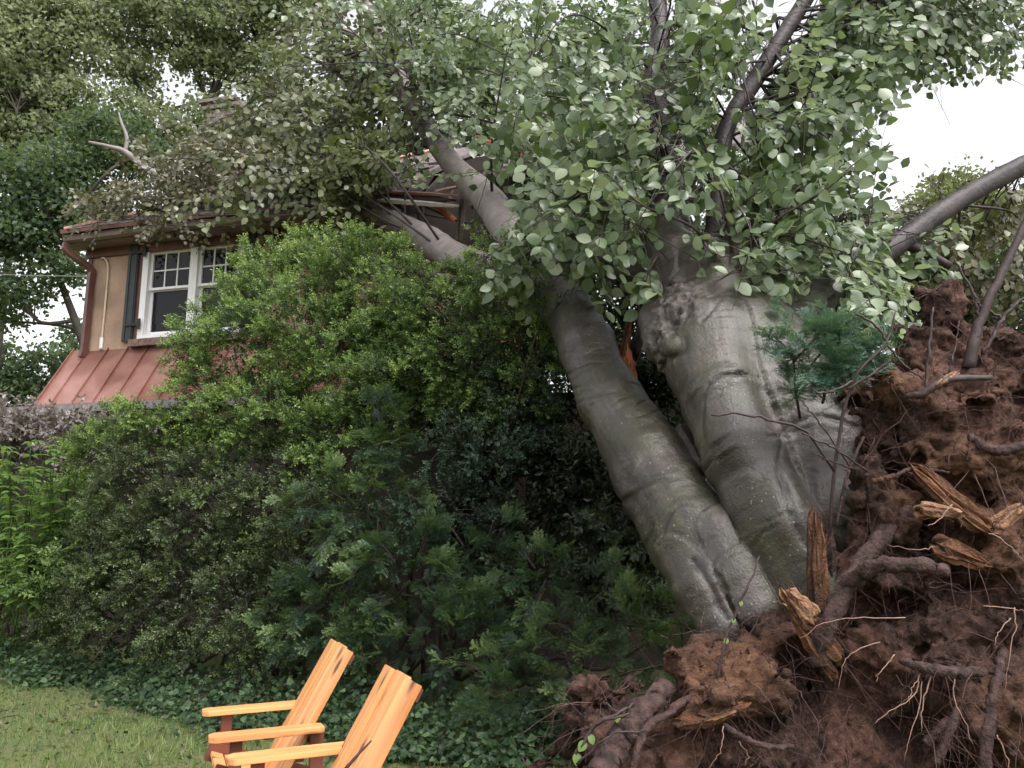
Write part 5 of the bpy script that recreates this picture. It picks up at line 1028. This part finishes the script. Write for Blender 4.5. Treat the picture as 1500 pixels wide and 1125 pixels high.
mb = MB(); scatter(mb, iv, ivf, np.stack([gx, gy, ground_z(gx, gy) + hz + .02], 1), frames(rng.normal(size=(n, 3)) * [1, 1, .4] + [0, -.4, -.2], rng.normal(size=(n, 3)) * .4 + [0, -.5, .8]), rng.uniform(.03, .075, n), np.clip(.40 + .28 * rng.normal(size=n), 0, 1))
o = mb.build('ivy_bed', M['ivy']); o['kind'] = 'stuff'; tag(o, 'dark ivy ground cover along the edge of the lawn', 'ivy')

# ------------------------------------------------------------------ trees behind
def far_tree(name, label, lobes, mat, nleaf, lsize, base, tint0=.5, group='trees behind the house', twig_r=.055, cl_r=.42):
    b_ = np.array([base[0], base[1], 0.]); t_ = thing(name, label, 'tree', b_, group)
    C_ = [(P(a_, c_, d_), np.array([r1, r1, r2])) for a_, c_, d_, r1, r2 in lobes]; vol = np.array([r_[0] ** 2 * r_[2] for _, r_ in C_]) ** .72; vol /= vol.sum()
    topz = max(c_[2] for c_, _ in C_); cen = np.mean([c_ for c_, _ in C_], 0)
    C0 = catmull(np.array([b_, [b_[0] * .7 + cen[0] * .3, b_[1], topz * .35], [cen[0], cen[1], topz * .75]]), 16); V, F = tube(C0, np.linspace(.30, .05, 16), 9, .05); q = MB(); q.add(V, F); q.build('trunk', M['trunk_far'], t_, True)
    mb = MB(); lb = MB()
    for (c_, r_), f_ in zip(C_, vol):
        i = int(np.clip(np.argmin(np.abs(C0[:, 2] - c_[2] + r_[2] * 1.4)), 2, 15)); cc = catmull(np.array([C0[i], (C0[i] + c_) / 2 + rng.normal(size=3) * .4, c_]), 10); V, F = tube(cc, np.linspace(twig_r, .03, 10), 6); lb.add(V, F)
        ncl = max(6, int(nleaf * f_ / 34)); d = rdir(ncl); cl = c_ + d * r_ * (rng.random((ncl, 1)) ** .35) * (1 + .25 * vnoise(c_ + d * r_)[:, None])
        for k in range(0, ncl, 3): V, F = tube(np.array([cc[rng.integers(5, 10)], cl[k]]), [.025, .008], 4, cap=False); lb.add(V, F)
        n = ncl * 34; p = np.repeat(cl, 34, 0) + rng.normal(size=(n, 3)) * [cl_r, cl_r, cl_r * .6] * .6
        ct = np.repeat(rng.normal(size=ncl) * .12, 34)
        scatter(mb, kite, kf, p, frames(rng.normal(size=(n, 3)) + [0, 0, -.4], rng.normal(size=(n, 3)) + [0, -.3, .8]), lsize * rng.uniform(.7, 1.3, n), np.clip(tint0 + ct + .17 * rng.normal(size=n), 0, 1))
    mb.build('crown', M[mat], t_); lb.build('branches', M['trunk_far'], t_, True)
far_tree('broadleaf_tree', 'pale green tree rising at the upper left corner', [(20, 20, 24, 1.9, 1.6), (85, 60, 24, 1.5, 1.4), (40, 120, 24, 1.7, 1.3), (100, 150, 24, 1.2, 1.0), (70, 210, 24, 1.3, .9), (-40, 80, 24, 2, 2), (0, 190, 24.5, 1.6, 1.2), (110, 20, 24.5, 1.2, 1.2)], 'far_light', 32000, .155, (-16, 24.5), .58)
far_tree('broadleaf_tree', 'dark green tree behind the left corner of the house', [(20, 270, 20, 1.3, 1.0), (90, 260, 20, 1.0, .8), (40, 345, 20, 1.2, .7), (100, 320, 20, .8, .6), (20, 420, 20, 1.0, .5), (95, 395, 20, .55, .5), (150, 210, 20.5, 1.0, .8), (130, 290, 20.5, .9, .7), (200, 230, 20.5, .9, .8), (-60, 330, 20, 1.5, 1.6), (10, 470, 20.5, .5, .3)], 'far_dark', 22000, .14, (-9.6, 21), .42)
far_tree('broadleaf_tree', 'yellow green tree above the ridge of the roof', [(190, 30, 26, 1.6, 1.3), (270, 30, 26, 1.6, 1.3), (350, 50, 26, 1.5, 1.3), (410, 20, 26, 1.4, 1.3), (190, 110, 26, 1.0, .8), (300, 95, 26, 1.2, .6), (390, 110, 26, 1.2, .9), (220, 190, 26, 1.5, 1.0), (310, 190, 26, 1.4, 1.0), (420, 190, 26, 1.3, 1.0), (250, -60, 26, 2.5, 1.3), (400, -60, 26, 2.5, 1.3)], 'far_light', 36000, .17, (-9, 27), .52)
far_tree('broadleaf_tree', 'low dark tree under the sky gap beside the copper roof', [(10, 540, 26, 1.5, 1.1), (85, 535, 26, 1.0, .9), (-50, 560, 26, 1.5, 1.4), (60, 600, 26, 1.5, .9), (125, 520, 27, .9, 1.2)], 'far_dark', 10000, .16, (-12, 26.5), .5)
far_tree('broadleaf_tree', 'dark tree seen through the beech crown at the top centre', [(660, 60, 27, 1.7, 1.4), (720, 110, 27, 1.7, 1.5), (610, 20, 27, 1.4, 1.2), (790, 60, 27, 1.6, 1.5), (700, 200, 27, 2, 1.6), (560, 120, 27, 1.6, 1.5), (480, 200, 27, 1.7, 1.7), (850, 180, 27, 2, 1.7), (600, 260, 27, 2.0, 1.5)], 'far_dark', 21000, .18, (-2, 28), .45)
far_tree('broadleaf_tree', 'dark tree standing behind the forked limbs', [(900, 60, 25, 1.6, 1.5), (960, 160, 25, 1.7, 1.6), (900, 270, 25, 1.9, 1.6), (1040, 260, 25, 1.8, 1.5), (1000, 370, 25, 2, 1.5), (1120, 350, 25, 1.6, 1.3), (1190, 410, 25, 1.5, 1.2), (830, 350, 25, 2, 1.6)], 'far_dark', 19000, .18, (5, 26), .42)
far_tree('broadleaf_tree', 'pale olive rounded tree on the right against the white sky', [(1395, 285, 24, 1.2, .75), (1345, 310, 24, 1.0, .6), (1450, 300, 24, 1.1, .8), (1420, 350, 24, 1.5, .9), (1500, 330, 24, 1.3, .9), (1320, 360, 24, 1.0, .8), (1370, 400, 24, 1.4, .9), (1480, 410, 24, 1.5, 1.0), (1290, 420, 24, 1.2, .9)], 'far_olive', 17000, .15, (13, 25), .55, 'trees behind the root plate')
far_tree('evergreen_tree', 'low dark green evergreen behind the root plate', [(1470, 440, 11, .9, .7), (1400, 450, 11, .6, .45), (1520, 380, 11, .6, .6), (1340, 450, 11.5, .6, .5)], 'far_dark', 9000, .07, (6.6, 11.3), .5, 'trees behind the root plate', .04, .2)
tag(MB_w := link('utility_wire', (lambda V, F: mesh_np('utility_wire', V, F, smooth=True))(*tube(catmull(np.array([P(-120, 398, 19), P(60, 404, 19), P(260, 406, 19)]), 14), .011, 5)), M['wire']), 'thin grey utility wire crossing the sky gap left of the house', 'wire')

# ------------------------------------------------------------------ chairs
def board(parent, name, size, loc, rot=(0, 0, 0), mat='cedar', bev=.003):
    me = bev_box(name, *size, M[mat], bev, 2); o = bpy.data.objects.new(name, me); COL.objects.link(o); o.parent = parent
    o.location = loc; o.rotation_euler = rot; return o
def arm_mesh(L_, wd, th):
    bm = bmesh.new(); pr = [(0, -wd / 2 + .025), (.03, -wd / 2), (L_ - .02, -wd / 2), (L_, -wd / 2 + .02), (L_, wd / 2 - .02), (L_ - .02, wd / 2), (.03, wd / 2), (0, wd / 2 - .025)]
    f_ = bm.faces.new([bm.verts.new((x, y, 0)) for x, y in pr]); e = bmesh.ops.extrude_face_region(bm, geom=[f_]); bmesh.ops.translate(bm, vec=(0, 0, th), verts=[v for v in e['geom'] if isinstance(v, bmesh.types.BMVert)])
    bmesh.ops.recalc_face_normals(bm, faces=bm.faces); bmesh.ops.bevel(bm, geom=bm.edges[:], offset=.003, segments=2, affect='EDGES')
    me = bpy.data.meshes.new('armrest'); bm.to_mesh(me); bm.free(); me.materials.append(M['cedar']); return me
def make_chair(loc, yaw):
    c_ = bpy.data.objects.new('garden_chair', None); COL.objects.link(c_); c_.location = loc; c_.rotation_euler = (0, 0, yaw); c_.empty_display_size = .2
    AL, AW, AT = .57, .125, .028; hw = .33      # local x runs from the front of the arms backwards, y is the width
    am = arm_mesh(AL, AW, AT)
    for sg in (1, -1):
        o = bpy.data.objects.new('armrest', am); COL.objects.link(o); o.parent = c_; o.location = (0, sg * hw, .57); o.rotation_euler = (0, math.radians(-.5), 0)
        board(c_, 'front_leg', (.060, .034, .568), (.135, sg * (hw - .01), .285), mat='shaded_board')
        board(c_, 'rear_leg', (.98, .03, .10), (.50, sg * (hw - .075), .235), (0, math.radians(19), 0), mat='shaded_board')
        board(c_, 'back_post', (.07, .034, .30), (.545, sg * (hw - .035), .425), mat='shaded_board')
    for k in range(6): board(c_, 'seat_slat', (.066, .56, .022), (.085 + k * .072, 0, .372 - k * .0245), (0, math.radians(19), 0))
    rec = math.radians(29); tx = math.tan(rec)
    for k, (y0, wy, ya, dx) in enumerate(((.195, .20, -.10, -.010), (-.008, .20, 0, 0), (-.196, .17, .22, -.018))):
        Lb = .86; zc = .57; xb = .505 + dx + (zc - .57) * tx
        o = board(c_, 'back_slat', (Lb, wy, .022), (0, 0, 0))
        d_ = Vector((math.sin(rec), 0, math.cos(rec))); zt_ = .965; o.matrix_local = Matrix.Translation(Vector((.505 + dx + (zt_ - .57) * tx, y0, zt_)) - d_ * (Lb / 2)) @ Matrix((d_, Vector((0, 1, 0)), d_.cross(Vector((0, 1, 0))))).transposed().to_4x4() @ Matrix.Rotation(ya, 4, 'X')
    board(c_, 'back_rail', (.020, .50, .06), (.505 + (.91 - .57) * tx + .030, 0, .91), (0, rec, 0), 'shaded_board'); board(c_, 'back_rail', (.03, .58, .07), (.535, 0, .53), (0, rec, 0), 'shaded_board')
    return c_
YAW = math.radians(23)
fc = make_chair((-1.65, 4.66, 0), YAW); tag(fc, 'orange cedar garden armchair standing farther back, nearer the shrubs', 'chair', 'cedar garden chairs on the lawn')
nc = make_chair((-1.165, 3.66, 0), YAW); tag(nc, 'orange cedar garden armchair in front with a dark twig on its back', 'chair', 'cedar garden chairs on the lawn')
C_ = catmull(np.array([P(505, 1128, 3.62), P(522, 1108, 3.62), P(544, 1085, 3.63)]), 8); V, F = tube(C_, np.linspace(.009, .004, 8), 6, .1); mb = MB(); mb.add(V, F)
tag(mb.build('twig', M['twig'], None, True), 'short dark twig lying on the back of the front chair', 'twig')
